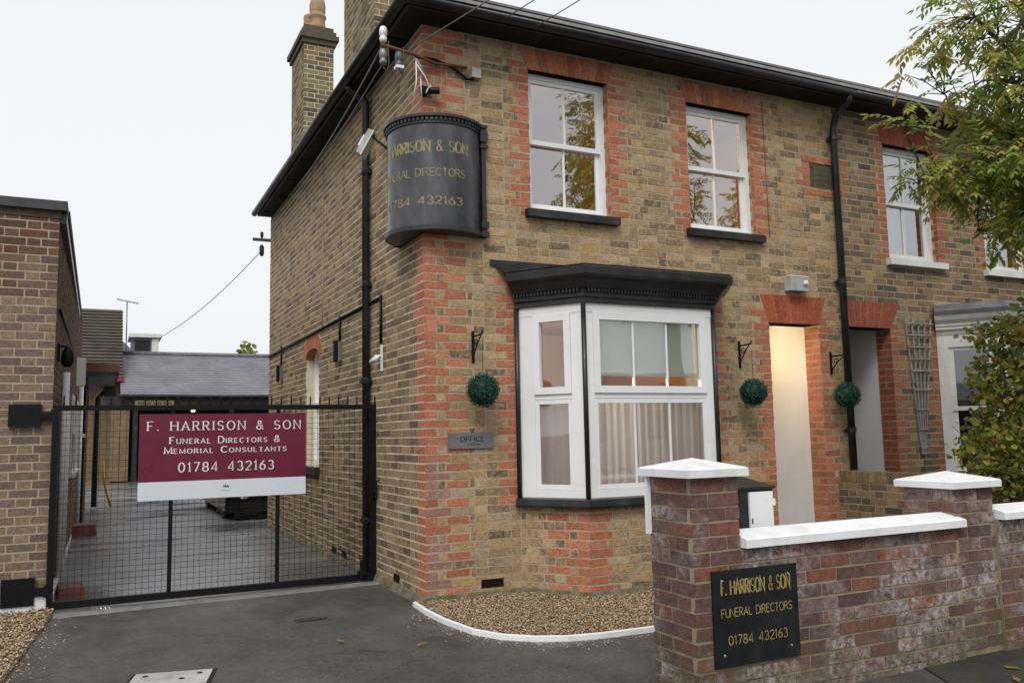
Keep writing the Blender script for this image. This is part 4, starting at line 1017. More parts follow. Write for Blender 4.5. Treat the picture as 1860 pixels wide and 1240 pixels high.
# side conduit with little lanterns
cd = thing('lighting_conduit', 'thin black conduit running along the flank wall with drop pipes', 'conduit')
tubeo('pipe', [(-.02, 7.42, 2.70), (-.02, 1.2, 2.735)], .016, m_blackmetal, cd, 6)
for y_ in (1.2, 2.80, 6.32):
    tubeo('drop_pipe', [(-.02, y_, 2.76), (-.02, y_, 2.27 if y_ < 2 else 2.45)], .014, m_blackmetal, cd, 6)
for y_ in (2.80, 6.32):
    b_ = thing('wall_lantern', 'slim black downlight on the flank wall '+('nearer the corner' if y_ < 4 else 'nearer the back, beyond the arched window'), 'light')
    boxo('back_box', (-.05, y_-.04, 2.24), (-.006, y_+.04, 2.46), m_grey, b_); boxo('housing', (-.09, y_-.035, 2.22), (-.051, y_+.035, 2.47), m_blackmetal, b_)
sc2 = thing('security_camera', 'small white security camera on the flank wall behind the drainpipe', 'camera')
boxo('mount', (-.02, 1.18, 2.0), (-.006, 1.22, 2.26), m_white, sc2); m = MB(); m.tube([(-.06, 1.18, 2.13), (-.085, 1.32, 2.10)], .022, 10); m.build('body', m_white, sc2, True); tubeo('arm', [(-.02, 1.2, 2.15), (-.07, 1.24, 2.15)], .012, m_white, sc2)
# cable bracket at the top corner
cb = thing('cable_bracket', 'rusty iron cable bracket with white and brown insulators under the eaves corner', 'bracket')
tubeo('bar', [(.42, -.03, 4.69), (.1, -.06, 4.66), (-.12, -.12, 4.68), (-.42, -.13, 4.71)], .014, m_rust, cb, 6)
tubeo('bar', [(.04, -.02, 4.52), (-.1, -.10, 4.66)], .012, m_zinc, cb, 6)
for x_, z_, mt in ((-.40, 4.80, m_white), (-.40, 4.60, m_grey), (-.26, 4.60, m_lead)):
    m = MB(); m.lathe([(.015, -.07), (.028, -.066), (.034, -.03), (.024, -.022), (.025, -.012), (.035, 0), (.035, .04), (.025, .068), (.012, .072)], (x_, -.13, z_), 12); m.build('insulator', mt, cb, True)
    tubeo('hook', [(x_, -.13, z_-.09), (x_+.03, -.13, z_-.13), (x_+.05, -.13, z_-.05), (x_+.04, -.13, 4.72)], .006, m_rust, cb, 5)
boxo('end_cap', (-.295, -.165, 4.515), (-.225, -.095, 4.54), m_white, cb)
tubeo('loose_wire', [(-.1, -.12, 4.6), (-.02, -.12, 4.5), (.03, -.1, 4.42), (.0, -.08, 4.36), (.06, -.06, 4.45)], .006, m_white, cb, 5)
tubeo('loose_wire', [(-.1, -.12, 4.62), (-.09, -.1, 4.45), (-.11, -.08, 4.3)], .006, m_white, cb, 5); tubeo('loose_wire', [(-.05, -.1, 4.5), (-.04, -.08, 4.38), (-.03, -.07, 4.25)], .006, m_zinc, cb, 5)
tubeo('feed_cable', [(-.1, -.1, 4.67), (.1, -.05, 4.70), (.3, -.03, 4.66), (.42, -.03, 4.58), (.49, -.03, 4.60)], .014, m_blackmetal, cb, 6)
boxo('junction_box', (.46, -.06, 4.60), (.55, -.006, 4.69), m_lightbox, cb)
m = MB(); m.tube([(.02, -.04, 4.40), (.13, -.09, 4.40)], .03, 10); m.box((-.03, -.05, 4.36), (.03, -.006, 4.44)); tag(m.build('corner_sensor', m_blackmetal), 'small black sensor on the red brick corner below the cables', 'sensor')
POLE = Vector((7.5, -13, 9.2))
def cable(a, b, sag, r_, label):
    a, b = Vector(a), Vector(b); n = 14
    pts = [a.lerp(b, k/n)-Vector((0, 0, sag*4*(k/n)*(1-k/n))) for k in range(n+1)]
    tag(tubeo('overhead_cable', pts, r_, m_grey, None, 5), label, 'cable', 'overhead cables')
cable((-.15, -.14, 4.72), POLE, .3, .006, 'overhead cable rising from the corner insulators across the gutter')
cable((.62, -.33, 5.03), POLE+Vector((0, 0, .15)), .3, .005, 'overhead cable rising from the fascia nearest the corner')
cable((.95, -.33, 5.03), POLE+Vector((0, 0, -.15)), .3, .005, 'overhead cable rising from the fascia above the first window')
cable((-.40, -.13, 4.72), (-.03, 5.5, 4.97), .10, .008, 'black cable slung below the flank eaves from the upper insulator')
cable((-.40, -.13, 4.55), (-.03, 6.5, 4.93), .10, .005, 'thin cable slung below the flank eaves from the lower insulator')
# trellis
tr_ = thing('fan_trellis', 'grey weathered fan trellis on the wall beside the white bay', 'trellis')
XB, ZB, ZT = 6.12, 1.03, 2.62
for k in range(5):
    f = k/4; xt = 5.95+.44*f; xb = XB-.03+.05*f
    m = MB(); w_ = .007; m.hexa([(xb-w_, -.03, ZB), (xb+w_, -.03, ZB), (xt+w_, -.03, ZT), (xt-w_, -.03, ZT), (xb-w_, -.014, ZB), (xb+w_, -.014, ZB), (xt+w_, -.014, ZT), (xt-w_, -.014, ZT)]); m.build('upright', m_trellis, tr_)
for z_ in (1.1, 1.32, 1.55, 1.78, 2.0, 2.14, 2.28, 2.42, 2.56):
    f = (z_-ZB)/(ZT-ZB); m = MB(); m.box((XB-.03+(5.95-XB+.03)*f-.02, -.043, z_-.007), (XB+.02+(6.39-XB-.02)*f+.02, -.031, z_+.007)); m.build('slat', m_trellis, tr_)

# ------------------------------------------------------------------ front walls and pillars
FY = -3.28
def pillar(x0, x1, y0, y1, zt, label, caph=.055):
    p_ = thing('gate_pillar', label, 'pillar')
    boxo('core', (x0, y0, -.08), (x1, y1, zt), mo_low, p_)
    br = []
    for k, (mp, L) in enumerate(((lambda u, z, d: (x0+u, y0-d, z), x1-x0), (lambda u, z, d: (x0-d, y1-u, z), y1-y0), (lambda u, z, d: (x1-u, y1+d, z), x1-x0), (lambda u, z, d: (x1+d, y0+u, z), y1-y0))):
        z0_ = zt-.002-CO*16
        while z0_ < -.075-.001: z0_ += CO
        br += fill_face(0, L, z0_, zt, mp, pal=LOW, bond=stretcher if k % 2 == 0 else flemish, pin=.005, jitter=.003)
    lay(br, p_, (b_low, b_low), occ=())
    o = .045; cx, cy = (x0+x1)/2, (y0+y1)/2
    m = MB(); a = [(x0-o, y0-o), (x1+o, y0-o), (x1+o, y1+o), (x0-o, y1+o)]; i_ = .012
    lo = m.vs([(x, y, zt+.002) for x, y in a]); md = m.vs([(x, y, zt+.042) for x, y in a]); b2 = [(x0-o+i_, y0-o+i_), (x1+o-i_, y0-o+i_), (x1+o-i_, y1+o-i_), (x0-o+i_, y1+o-i_)]; up = m.vs([(x, y, zt+.05) for x, y in b2]); ap = m.vs([(cx, cy, zt+.05+caph)])
    m.f.append((lo+3, lo+2, lo+1, lo)); m.t.append(None)
    for k in range(4):
        j = (k+1) % 4
        m.f += [(lo+k, lo+j, md+j, md+k), (md+k, md+j, up+j, up+k), (up+k, up+j, ap)]; m.t += [None]*3
    m.build('cap', m_coping, p_); return p_
pillar(.252, .560, FY, FY+.36, 1.112, 'taller purple brick pillar with white pyramid cap carrying the black sign', .048)
pillar(2.275, 2.64, FY+.02, FY+.37, .965, 'shorter dark brick pillar with white pyramid cap between the two low walls', .05)
def lowwall(x0, x1, zt, label, capl, capr):
    w_ = thing('garden_wall', label, 'wall')
    boxo('core', (x0, FY+.001, -.08), (x1, FY+.22, zt), mo_low, w_)
    br = fill_face(x0+.004, x1-.004, zt-CO*11, zt, (lambda u, z, d: (u, FY-d, z)), pal=LOW, bond=stretcher, pin=.004, jitter=.003)+fill_face(x0+.004, x1-.004, zt-CO*11, zt, (lambda u, z, d: (u, FY+.221+d, z)), pal=LOW, bond=stretcher, pin=.004)
    lay(br, w_, (b_low, b_low), occ=())
    m = MB(); yc = FY+.11
    m.prism([(capl, FY-.045, zt+.003), (capl, FY-.045, zt+.045), (capl, FY-.03, zt+.052), (capl, yc, zt+.085), (capl, FY+.25, zt+.052), (capl, FY+.265, zt+.045), (capl, FY+.265, zt+.003)], (capr-capl, 0, 0)); m.build('coping', m_coping, w_)
lowwall(.562, 2.274, .735, 'low purple brick wall with white coping, streaked with white salts, beside the black sign', .565, 2.30)
lowwall(2.641, 9.0, .755, 'low dark brick wall with white coping in front of the leafy shrub', 2.66, 9.0)
boxo_ = tag(boxo('board_edge', (.222, FY+.345, .80), (.245, FY+.372, 1.108), m_white), 'thin white board fixed edge-on to the back of the taller pillar', 'board')
ws = thing('wall_sign', 'square black sign with gold lettering screwed to the low brick wall', 'sign')
WX0, WX1, WZ0, WZ1 = .352, .925, .148, .632
boxo('panel', (WX0, FY-.020, WZ0), (WX1, FY-.0075, WZ1), m_signblack, ws)
for x_ in (WX0+.06, WX1-.06):
    for z_ in (WZ0+.06, WZ1-.05):
        m = MB(); m.lathe([(.007, 0), (.005, .004)], (0, 0, 0), 8); o = m.build('screw', m_zinc, ws); o.rotation_euler = (R(90), 0, 0); o.location = (x_, FY-.020, z_)
WH = WZ1-WZ0; WW = WX1-WX0; WC = (WX0+WX1)/2
for tx, fr_, h, wd, kw in (('F. HARRISON & SON', .255, .148, .81, dict(thin=.06, thick=.30, serif=.13, track=.18)), ('FUNERAL DIRECTORS', .485, .085, .83, dict(thin=.13, thick=.14, track=.17)), ('01784 432163', .775, .093, .69, dict(thin=.12, thick=.12, track=.2))):
    lettering('lettering', tx, WW*wd, WH*h, (lambda u, v, d, z0=WZ1-WH*fr_: (WC+u, FY-.020-d, z0+v)), m_gold, ws, **kw)
dv = thing('dividing_wall', 'old stock brick dividing wall topped with upright bricks between the two front doors', 'wall')
boxo('core', (4.755, -3.0, -.08), (4.96, -.008, .88), mo_next, dv)
dbr = fill_face(-3.0, -.01, -.05, .775, (lambda u, z, d: (4.755-d, u, z)), pal=NEXT, jitter=.004)
u = -2.99
while u < -.08:
    L = .068; f4 = [(4.745, u, .785), (4.745, u+L, .785), (4.745, u+L, .895+rng.uniform(-.006, .004)), (4.745, u, .895+rng.uniform(-.006, .004))]; dbr.append((f4+[(4.965, q[1], q[2]) for q in f4], pick(NEXT), 0)); u += .078
lay(dbr, dv, (b_next, b_next), occ=())
mbx = thing('post_box', 'black box with white door standing behind the low wall next to the pillar', 'box')
boxo('case', (.93, -2.86, .60), (1.19, -2.60, 1.0), m_black, mbx); m = MB(); m.hexa([(.895, -2.88, 1.0), (1.195, -2.88, 1.0), (1.195, -2.88, 1.015), (.895, -2.88, 1.015), (.895, -2.58, 1.001), (1.195, -2.58, 1.001), (1.195, -2.58, 1.06), (.895, -2.58, 1.06)]); m.build('lid', m_black, mbx)
boxo('door', (.995, -2.876, .63), (1.175, -2.861, .985), m_white, mbx); boxo('post', (1.0, -2.78, GZ-.01), (1.08, -2.70, .60), m_blackmetal, mbx)
for z_ in (.70, .90): boxo('hinge', (1.166, -2.885, z_), (1.186, -2.862, z_+.04), m_white, mbx)
boxo('keyhole', (1.005, -2.879, .80), (1.013, -2.8765, .83), m_blackmetal, mbx)

# ------------------------------------------------------------------ gravel, kerb, manhole
def inside(p, poly):
    c = False; n = len(poly)
    for i in range(n):
        a, b = poly[i], poly[i-1]
        if (a[1] > p[1]) != (b[1] > p[1]) and p[0] < (b[0]-a[0])*(p[1]-a[1])/(b[1]-a[1])+a[0]: c = not c
    return c
KERB = [(-.09, .05), (-.115, -.31), (-.112, -.70), (-.06, -1.13), (.05, -1.37), (.215, -1.54), (.42, -1.645), (.65, -1.69), (1.05, -1.71), (2.2, -1.66), (3.6, -1.6)]
GCOL = [(.36,.24,.13), (.45,.33,.20), (.28,.18,.10), (.52,.42,.29), (.20,.14,.09), (.40,.29,.19), (.32,.24,.17)]
def gravel(name, poly, n, s, z, mound, label):
    xs = [p[0] for p in poly]; ys = [p[1] for p in poly]; m = MB(); k = 0
    while k < n:
        x, y = rng.uniform(min(xs), max(xs)), rng.uniform(min(ys), max(ys))
        if not inside((x, y), poly): continue
        k += 1; r_ = s*rng.uniform(.6, 1.25); c_ = Vector((x, y, z+mound*rng.random()+r_*.35)); a = rng.uniform(0, 6.28)
        ax = Vector((math.cos(a), math.sin(a), rng.uniform(-.4, .4)))*r_; ay = Vector((-math.sin(a), math.cos(a), rng.uniform(-.4, .4)))*r_*rng.uniform(.55, .85); az = Vector((rng.uniform(-.3, .3), rng.uniform(-.3, .3), 1))*r_*.55; t_ = pick(GCOL, .25)
        b_ = m.vs([c_+ax, c_+ay, c_-ax, c_-ay, c_+az+ax*.2, c_-az])
        for i in range(4): m.f.append((b_+i, b_+(i+1) % 4, b_+4)); m.t.append(t_); m.f.append((b_+(i+1) % 4, b_+i, b_+5)); m.t.append(t_)
    o = m.build(name, m_shingle, None, True, 'stuff'); o['label'] = label; o['category'] = 'gravel'
GP = [(-.07, .0)]+KERB[1:9]+[(2.3, -1.66), (3.0, -.02)]
m = MB(); m.poly([(x, y, GZ+.008) for x, y in GP]); structure(m.build('gravel_bed', m_soil))
gravel('gravel', [(x+.02, y+.03) for x, y in KERB[:9]]+[(1.9, -1.63), (1.9, -.5), (1.2, -.5), (.85, -.02), (.0, -.02)], 17000, .011, GZ+.008, .03, 'tan shingle filling the bed under the bay window')
LG = [(-2.80, 1.44), (-2.83, .9), (-2.886, .26), (-2.94, -.38), (-2.98, -.83), (-3.05, -1.6), (-4.6, -1.6), (-4.6, 1.45)]
m = MB(); m.poly([(x, y, GZ+.004) for x, y in LG]); structure(m.build('gravel_bed', m_soil))
gravel('gravel', [p for p in LG[:6]]+[(-3.9, -1.6), (-3.9, 1.44)], 9000, .014, GZ+.004, .03, 'coarse tan shingle in front of the flat-roofed building')
m = MB(); m.sweep(KERB, [(-.016, GZ-.01), (.016, GZ-.01), (.014, GZ+.030), (-.012, GZ+.034)]); structure(m.build('kerb_edging', m_coping))
mh = thing('manhole_cover', 'square pale concrete inspection cover set in the tarmac', 'manhole cover')
m = MB(); q = [(-2.262, -1.07), (-1.83, -1.175), (-1.95, -1.66), (-2.38, -1.56)]
def ring(q, s): c_ = (sum(p[0] for p in q)/4, sum(p[1] for p in q)/4); return [(c_[0]+(p[0]-c_[0])*s, c_[1]+(p[1]-c_[1])*s) for p in q]
m.prism([(x, y, GZ-.002) for x, y in ring(q, 1.0)], (0, 0, .008)); m.build('slab', m_concrete, mh)
m = MB(); m.prism([(x, y, GZ-.003) for x, y in ring(q, 1.10)], (0, 0, .004)); m.build('frame', m_blackmetal, mh)
for x_, y_ in ring(q, .7)[:2]+[ring(q, .3)[1]]:
    m = MB(); m.lathe([(.018, 0), (.016, .003)], (x_, y_, GZ+.0062), 10); m.build('lifting_eye', m_blackmetal, mh)

# ------------------------------------------------------------------ the yard beyond
ga = thing('garage', 'long slate-roofed garage with black open front at the end of the drive', 'garage')
gy = 25.9
boxo('rear_wall', (-2.2, 32.2, -.05), (9, 32.4, 2.9), m_dark, ga); boxo('side_wall', (-2.1, gy+.1, -.05), (-1.9, 32.2, 2.9), m_dark, ga); boxo('fascia', (-2.3, gy-.05, 2.55), (9, gy+.08, 2.98), m_black, ga)
for x_ in (-1.35, 1.9, 5.2): boxo('post', (x_-.08, gy-.02, -.05), (x_+.08, gy+.15, 2.55), m_black, ga)
for x_ in (-.8, 2.6, 4.2): boxo('shelf_unit', (x_, gy+4.5, -.05), (x_+1.3, gy+5.2, 1.9), m_dark, ga)
for k in range(2): boxo('door_board', (-2.12+k*.30, gy-.03, 0), (-1.84+k*.30, gy+.05, 2.5), m_tan, ga)
m = MB(); R0, R1 = (gy-.35, 2.96), (gy+3.3, 4.72)
m.poly([(-1.85, R0[0], R0[1]), (9, R0[0], R0[1]), (9, R1[0], R1[1]), (-1.85, R1[0], R1[1])]); m.poly([(-1.85, R1[0], R1[1]), (9, R1[0], R1[1]), (9, gy+7, 2.9), (-1.85, gy+7, 2.9)]); rf = m.build('roof', m_slate, ga)
m = MB(); n_ = 17
for k in range(n_):
    f0, f1 = k/n_, (k+1)/n_; ya, za = R0[0]+(R1[0]-R0[0])*f0, R0[1]+(R1[1]-R0[1])*f0; yb, zb = R0[0]+(R1[0]-R0[0])*f1, R0[1]+(R1[1]-R0[1])*f1
    m.poly([(-1.85, ya, za+.035), (9, ya, za+.035), (9, yb, zb+.008), (-1.85, yb, zb+.008)]); m.poly([(-1.85, ya, za+.035), (9, ya, za+.035), (9, ya, za), (-1.85, ya, za)])
m.build('slate_course', m_slate, rf, kind='stuff')
tubeo('ridge_tile', [(-1.9, R1[0], R1[1]+.05), (9, R1[0], R1[1]+.05)], .09, m_lead, rf); tubeo('gutter', [(-1.9, R0[0]-.05, R0[1]-.02), (9, R0[0]-.05, R0[1]-.02)], .06, m_black, ga)
ys = thing('yellow_sign', 'narrow yellow notice on the black fascia of the garage', 'sign'); boxo('panel', (-1.42, gy-.09, 2.60), (-.10, gy-.051, 2.79), m_yellowsign, ys)
for a, b in ((-1.28, -.86), (-.78, -.55), (-.44, -.18)):
    k = a
    while k < b: boxo('lettering', (k, gy-.096, 2.65), (k+.045, gy-.0905, 2.73), m_rust, ys); k += .075
gl_ = thing('garage_lamp', 'small lit lamp under the garage fascia', 'lamp'); m = MB(); m.lathe([(.02, .1), (.06, .06), (.075, 0), (.05, -.06)], (.55, gy-.12, 2.44), 12); m.build('globe', m_bulb, gl_, True); boxo('bracket', (.52, gy-.1, 2.53), (.58, gy-.05, 2.6), m_black, gl_)
th = thing('tiled_house', 'far house with steep mossy tiled roof and red gutter behind the drive', 'house')
boxo('wall', (-8, 27.2, -.05), (-1.85, 33, 3.6), m_tan, th)
m = MB(); m.poly([(-8, 26.6, 3.62), (-1.75, 26.6, 3.62), (-1.85, 29.6, 6.5), (-8, 29.6, 6.5)]); m.poly([(-8, 29.6, 6.5), (-1.85, 29.6, 6.5), (-1.85, 33, 3.6), (-8, 33, 3.6)]); m.prism([(-1.86, 26.7, 3.6), (-1.86, 29.6, 6.45), (-1.86, 33, 3.6)], (-.1, 0, 0)); rf = m.build('roof', m_tile, th)
m = MB(); n_ = 22
for k in range(n_):
    f0, f1 = k/n_, (k+1)/n_; ya, za, yb, zb = 26.6+3*f0, 3.62+2.88*f0, 26.6+3*f1, 3.62+2.88*f1
    m.poly([(-8, ya-.05, za+.016), (-1.76, ya-.05, za+.016), (-1.8, yb, zb+.01), (-8, yb, zb+.01)]); m.poly([(-8, ya-.05, za+.04), (-1.76, ya-.05, za+.04), (-1.76, ya, za), (-8, ya, za)])
m.build('tile_course', m_tile, rf, kind='stuff')
m_redg = paint('red_gutter', (.25, .02, .03), .5, .1, 4); boxo('gutter', (-8, 26.45, 3.50), (-1.75, 26.6, 3.62), m_redg, th)
tv = thing('roof_aerial', 'thin television aerial standing behind the tiled roof', 'aerial'); tubeo('mast', [(-1.6, 30, 3.6), (-1.62, 30, 6.9)], .025, m_grey, tv, 5); tubeo('boom', [(-2.0, 30, 7.0), (-1.2, 30, 6.85)], .02, m_grey, tv, 5)
for k in range(6): tubeo('rod', [(-1.95+k*.14, 29.8, 6.99-k*.025), (-1.95+k*.14, 30.2, 6.99-k*.025)], .012, m_grey, tv, 4)
dh = thing('dormer_house', 'far grey slate roof with white flat dormers', 'house')
m = MB(); m.prism([(-2.6, 44, 3), (-2.6, 44, 7.9), (-1.2, 44, 6.6), (.6, 44, 4.6), (.6, 44, 3)], (0, 6, 0)); m.build('roof', m_slate, dh)
boxo('dormer', (-1.0, 43.5, 5.0), (.35, 46, 7.0), m_lead, dh); boxo('dormer_roof', (-1.15, 43.3, 7.0), (.5, 46.2, 7.2), m_oldwhite, dh); boxo('dormer', (.6, 45, 5.0), (1.1, 47, 6.2), m_lead, dh); boxo('dormer_roof', (.52, 44.8, 6.2), (1.2, 47, 6.35), m_oldwhite, dh)
boxo('window', (-.85, 43.46, 6.0), (-.1, 43.52, 6.85), m_dark, dh); boxo('window_frame', (.0, 43.44, 5.3), (.35, 43.51, 6.95), m_oldwhite, dh)
up = thing('utility_pole', 'distant telegraph pole with one crossarm beside the house edge', 'pole')
ux, uy = 4.3, 30.
tubeo('mast', [(ux, uy, -.05), (ux, uy, 10.3)], [.14, .10], m_bark, up); boxo('crossarm', (ux-1.1, uy-.05, 9.80), (ux+1.1, uy+.05, 9.92), m_bark, up)
for x_ in (-.72, .0, .72): m = MB(); m.lathe([(.03, 0), (.07, .1), (.07, .25), (.02, .3)], (ux+x_, uy, 9.92), 8); m.build('insulator', m_dark, up)
m = MB(); m.lathe([(.06, -.4), (.1, -.3), (.1, 0), (.04, .1)], (ux-.72, uy, 9.55), 8); m.build('insulator', m_dark, up)
cable((ux-.72, uy, 9.4), (-.2, 46, 6.9), .5, .018, 'thin far cable sloping from the telegraph pole to the dormer house')
# black car behind the house
ca = thing('black_car', 'black car parked behind the back corner of the house', 'car')
prof = [(.05, .10), (-.02, .40), (.05, .62), (.95, .78), (1.45, 1.18), (2.6, 1.22), (3.2, .85), (4.0, .80), (4.1, .5), (4.0, .1)]
m = MB(); secs = [(-.46, .90, .96), (-.34, 1, 1), (1.10, 1, 1), (1.22, .90, .96)]; k = len(prof); cy0 = 8.75
for xs_, sy, sz in secs: m.vs([(xs_, cy0+.1*(1-sy)*10*.1+p[0]*sy+(1-sy)*2, .1+(p[1]-.1)*sz) for p in prof])
for i in range(3):
    for j in range(k): m.f.append((i*k+j, (i+1)*k+j, (i+1)*k+(j+1) % k, i*k+(j+1) % k)); m.t.append(None)
m.f += [tuple(range(k)), tuple(range(4*k-1, 3*k-1, -1))]; m.t += [None, None]; m.build('body', m_carpaint, ca)
for x_ in (-.30, 1.06):
    m = MB(); m.lathe([(.09, 0), (.10, .02), (.085, .05), (.03, .06)], (0, 0, 0), 16); h_ = m.build('headlight', m_chrome, ca, True); h_.rotation_euler = (R(90), 0, 0); h_.location = (x_+.12*(1 if x_ < 0 else -1), cy0+.0, .40)
for x_ in (-.44, 1.04):
    for y_ in (cy0+.75, cy0+3.3):
        m = MB(); m.tube([(x_, y_, .25), (x_+.17, y_, .25)], .30, 20); wh = m.build('wheel', m_rubber, ca); m = MB(); m.tube([(x_-.006, y_, .25), (x_+.02, y_, .25)], .18, 14); m.build('rim', m_chrome, wh)
boxo('bumper', (-.40, cy0-.07, .10), (1.16, cy0+.05, .28), m_carpaint, ca); boxo('grille', (.1, cy0-.03, .36), (.66, cy0+.02, .52), m_chrome, ca)

# ------------------------------------------------------------------ foliage
def limb(m, a, b, r0, r1, wob=.12, n=7):
    a, b = Vector(a), Vector(b); L = (b-a).length; pts = []; o = Vector((0, 0, 0))
    for k in range(n+1):
        f = k/n; pts.append(a.lerp(b, f)+o+Vector((0, 0, L*.10*math.sin(math.pi*f))))
        if k < n-1: o += Vector((rng.uniform(-1, 1), rng.uniform(-1, 1), rng.uniform(-.6, .6)))*wob*L/n
        else: o = o*0
    m.tube(pts, [r0+(r1-r0)*k/n for k in range(n+1)], 6); return pts
ASH = [(.30,.34,.075)]*4+[(.22,.28,.065)]*4+[(.38,.37,.08)]*3+[(.48,.41,.09)]*4+[(.15,.19,.05)]*1+[(.46,.33,.10)]
ASH = [(r*.88, g_, b_*1.05) for r, g_, b_ in ASH]
def frond(m, base, d, L, tint):
    d = d.normalized(); side = d.cross(Vector((0, 0, 1)))
    if side.length < .1: side = Vector((1, 0, 0))
    side.normalize(); n = 5; p = Vector(base); step = L/n
    def leaflet(p, v, ll):
        v = v.normalized(); s = v.cross(Vector((rng.uniform(-.4, .4), rng.uniform(-.4, .4), 1))).normalized()*ll*.17
        m.poly([p, p+v*ll*.45+s, p+v*ll, p+v*ll*.45-s], jit(tint, .15))
    pts = [p.copy()]
    for k in range(n):
        d = (d+Vector((0, 0, -.13))).normalized(); q = p+d*step; pts.append(q.copy())
        for s in (-1, 1): leaflet(q, d*.75+side*s*.8+Vector((0, 0, -.35+rng.uniform(-.2, .2))), rng.uniform(.06, .09))
        p = q
    leaflet(p, d, .08)
def tree(name, label, trunk, top, ells, n_tips, fronds, rt, cat='tree', pal=ASH, extra=()):
    t_ = thing(name, label, cat); m = MB(); l = MB()
    pts = limb(m, trunk, top, rt, rt*.55, .05, 8); nodes = list(pts[3:])
    for (c, r_, n_) in ells:
        c = Vector(c); src = min(pts[4:], key=lambda q: (q-c).length)
        nodes += limb(m, src, c, rt*.4, .012, .22)
        for k in range(n_):
            v_ = Vector((rng.gauss(0, 1), rng.gauss(0, 1), rng.gauss(0, 1))).normalized(); e = c+Vector((v_.x*r_[0], v_.y*r_[1], v_.z*r_[2]))*.85
            src = min(nodes, key=lambda q: (q-e).length); nodes += limb(m, src, e, .014, .004, .25, 6)
    tot = sum(e[1][0]*e[1][1]*e[1][2] for e in ells)
    tips = []
    for (c, r_, n_) in ells:
        k = int(n_tips*r_[0]*r_[1]*r_[2]/tot*(.55 if c[2] > 4 else 1.5))
        for _ in range(k):
            v_ = Vector((rng.gauss(0, 1), rng.gauss(0, 1), rng.gauss(0, 1))).normalized()*(rng.random()**.45); tips.append(Vector(c)+Vector((v_.x*r_[0], v_.y*r_[1], v_.z*r_[2])))
    tips += [Vector(e) for e in extra]
    for e in tips:
        src = min(nodes, key=lambda q: (q-e).length)
        if (src-e).length > .05: m.tube([src, src.lerp(e, .5)+Vector((0, 0, .03)), e], [.005, .004, .0025], 4, None, False)
        tc = rng.choice(pal)
        for k in range(fronds):
            out = (e-src).normalized() if (e-src).length > .01 else Vector((1, 0, 0))
            d = (out*.7+Vector((rng.uniform(-1, 1), rng.uniform(-1, 1), rng.uniform(-.7, .35)))); frond(l, e, d, rng.uniform(.16, .26), jit(tc, .25))
    m.build('trunk', m_bark, t_, True); l.build('crown', m_leaf, t_); return t_
tree('ash_tree', 'leafy yellow-green tree with feathery leaflets hanging over the adjoining house', (5.15, -2.75, -.05), (4.75, -2.8, 3.3),
     [((4.22, -2.6, 3.50), (.58, .7, .32), 9), ((3.86, -2.35, 3.48), (.34, .45, .17), 5), ((4.25, -2.65, 4.15), (.55, .7, .45), 8), ((4.0, -2.5, 4.75), (.42, .5, .35), 6), ((4.75, -2.8, 4.6), (.7, .7, .7), 6), ((4.35, -2.6, 3.05), (.45, .5, .22), 5)],
     560, 4, .10, extra=[(3.34, -2.2, 3.86), (3.42, -2.2, 3.80), (3.55, -2.25, 3.78), (3.40, -2.25, 4.25), (3.48, -2.3, 4.5), (3.55, -2.3, 4.35), (3.6, -2.3, 4.6), (3.5, -2.25, 4.05)])
BUSH = [(.19,.23,.045)]*4+[(.26,.28,.05)]*3+[(.11,.15,.035)]*3+[(.36,.32,.06)]*2+[(.36,.22,.06)]
def bush(name, label, c, ells, n, leaf, pal):
    b_ = thing(name, label, 'shrub'); m = MB(); l = MB()
    for (e, r_) in ells:
        limb(m, (c[0]+rng.uniform(-.1, .1), c[1]+rng.uniform(-.1, .1), GZ), e, .022, .006, .15)
        for k in range(10):
            v_ = Vector((rng.gauss(0, 1), rng.gauss(0, 1), rng.gauss(0, 1))).normalized()*.9; limb(m, e, Vector(e)+Vector((v_.x*r_[0], v_.y*r_[1], v_.z*r_[2])), .007, .002, .25, 5)
    tot = sum(e[1][0]*e[1][1]*e[1][2] for e in ells)
    for (e, r_) in ells:
        for _ in range(int(n*r_[0]*r_[1]*r_[2]/tot)):
            v_ = Vector((rng.gauss(0, 1), rng.gauss(0, 1), rng.gauss(0, 1))).normalized()*(rng.random()**.38)*rng.uniform(.85, 1.1); p = Vector(e)+Vector((v_.x*r_[0], v_.y*r_[1], v_.z*r_[2])); d = Vector((rng.uniform(-1, 1), rng.uniform(-1, 1), rng.uniform(-1, .5))).normalized(); s = d.orthogonal().normalized(); s.rotate(Matrix.Rotation(rng.uniform(0, 6.28), 3, d)); L = leaf*rng.uniform(.6, 1.2)
            l.poly([p, p+d*L*.35+s*L*.36, p+d*L*.75+s*L*.25, p+d*L, p+d*L*.75-s*L*.25, p+d*L*.35-s*L*.36], pick(pal, .25))
    m.build('stems', m_bark, b_, True); l.build('leaves', m_leaf, b_)
bush('garden_shrub', 'loose green and yellow shrub in front of the white bay of the adjoining house', (4.75, -2.1, 0),
     [((4.62, -2.1, 1.15), (.42, .5, .42), ), ((4.75, -2.15, 1.75), (.42, .5, .38)), ((4.42, -2.1, .95), (.2, .35, .3)), ((4.55, -2.15, 2.15), (.28, .35, .18)), ((5.05, -2.2, 1.4), (.5, .5, .7)), ((4.95, -2.3, 2.2), (.4, .4, .3))], 7600, .06, BUSH)
bush('far_tree', 'wispy far tree top showing above the slate roof', (4.5, 38, 0), [((4.25, 38, 5.4), (.5, .6, 1.0)), ((4.5, 38.3, 4.6), (.9, .8, 1.0))], 700, .28, BUSH)
lf = None
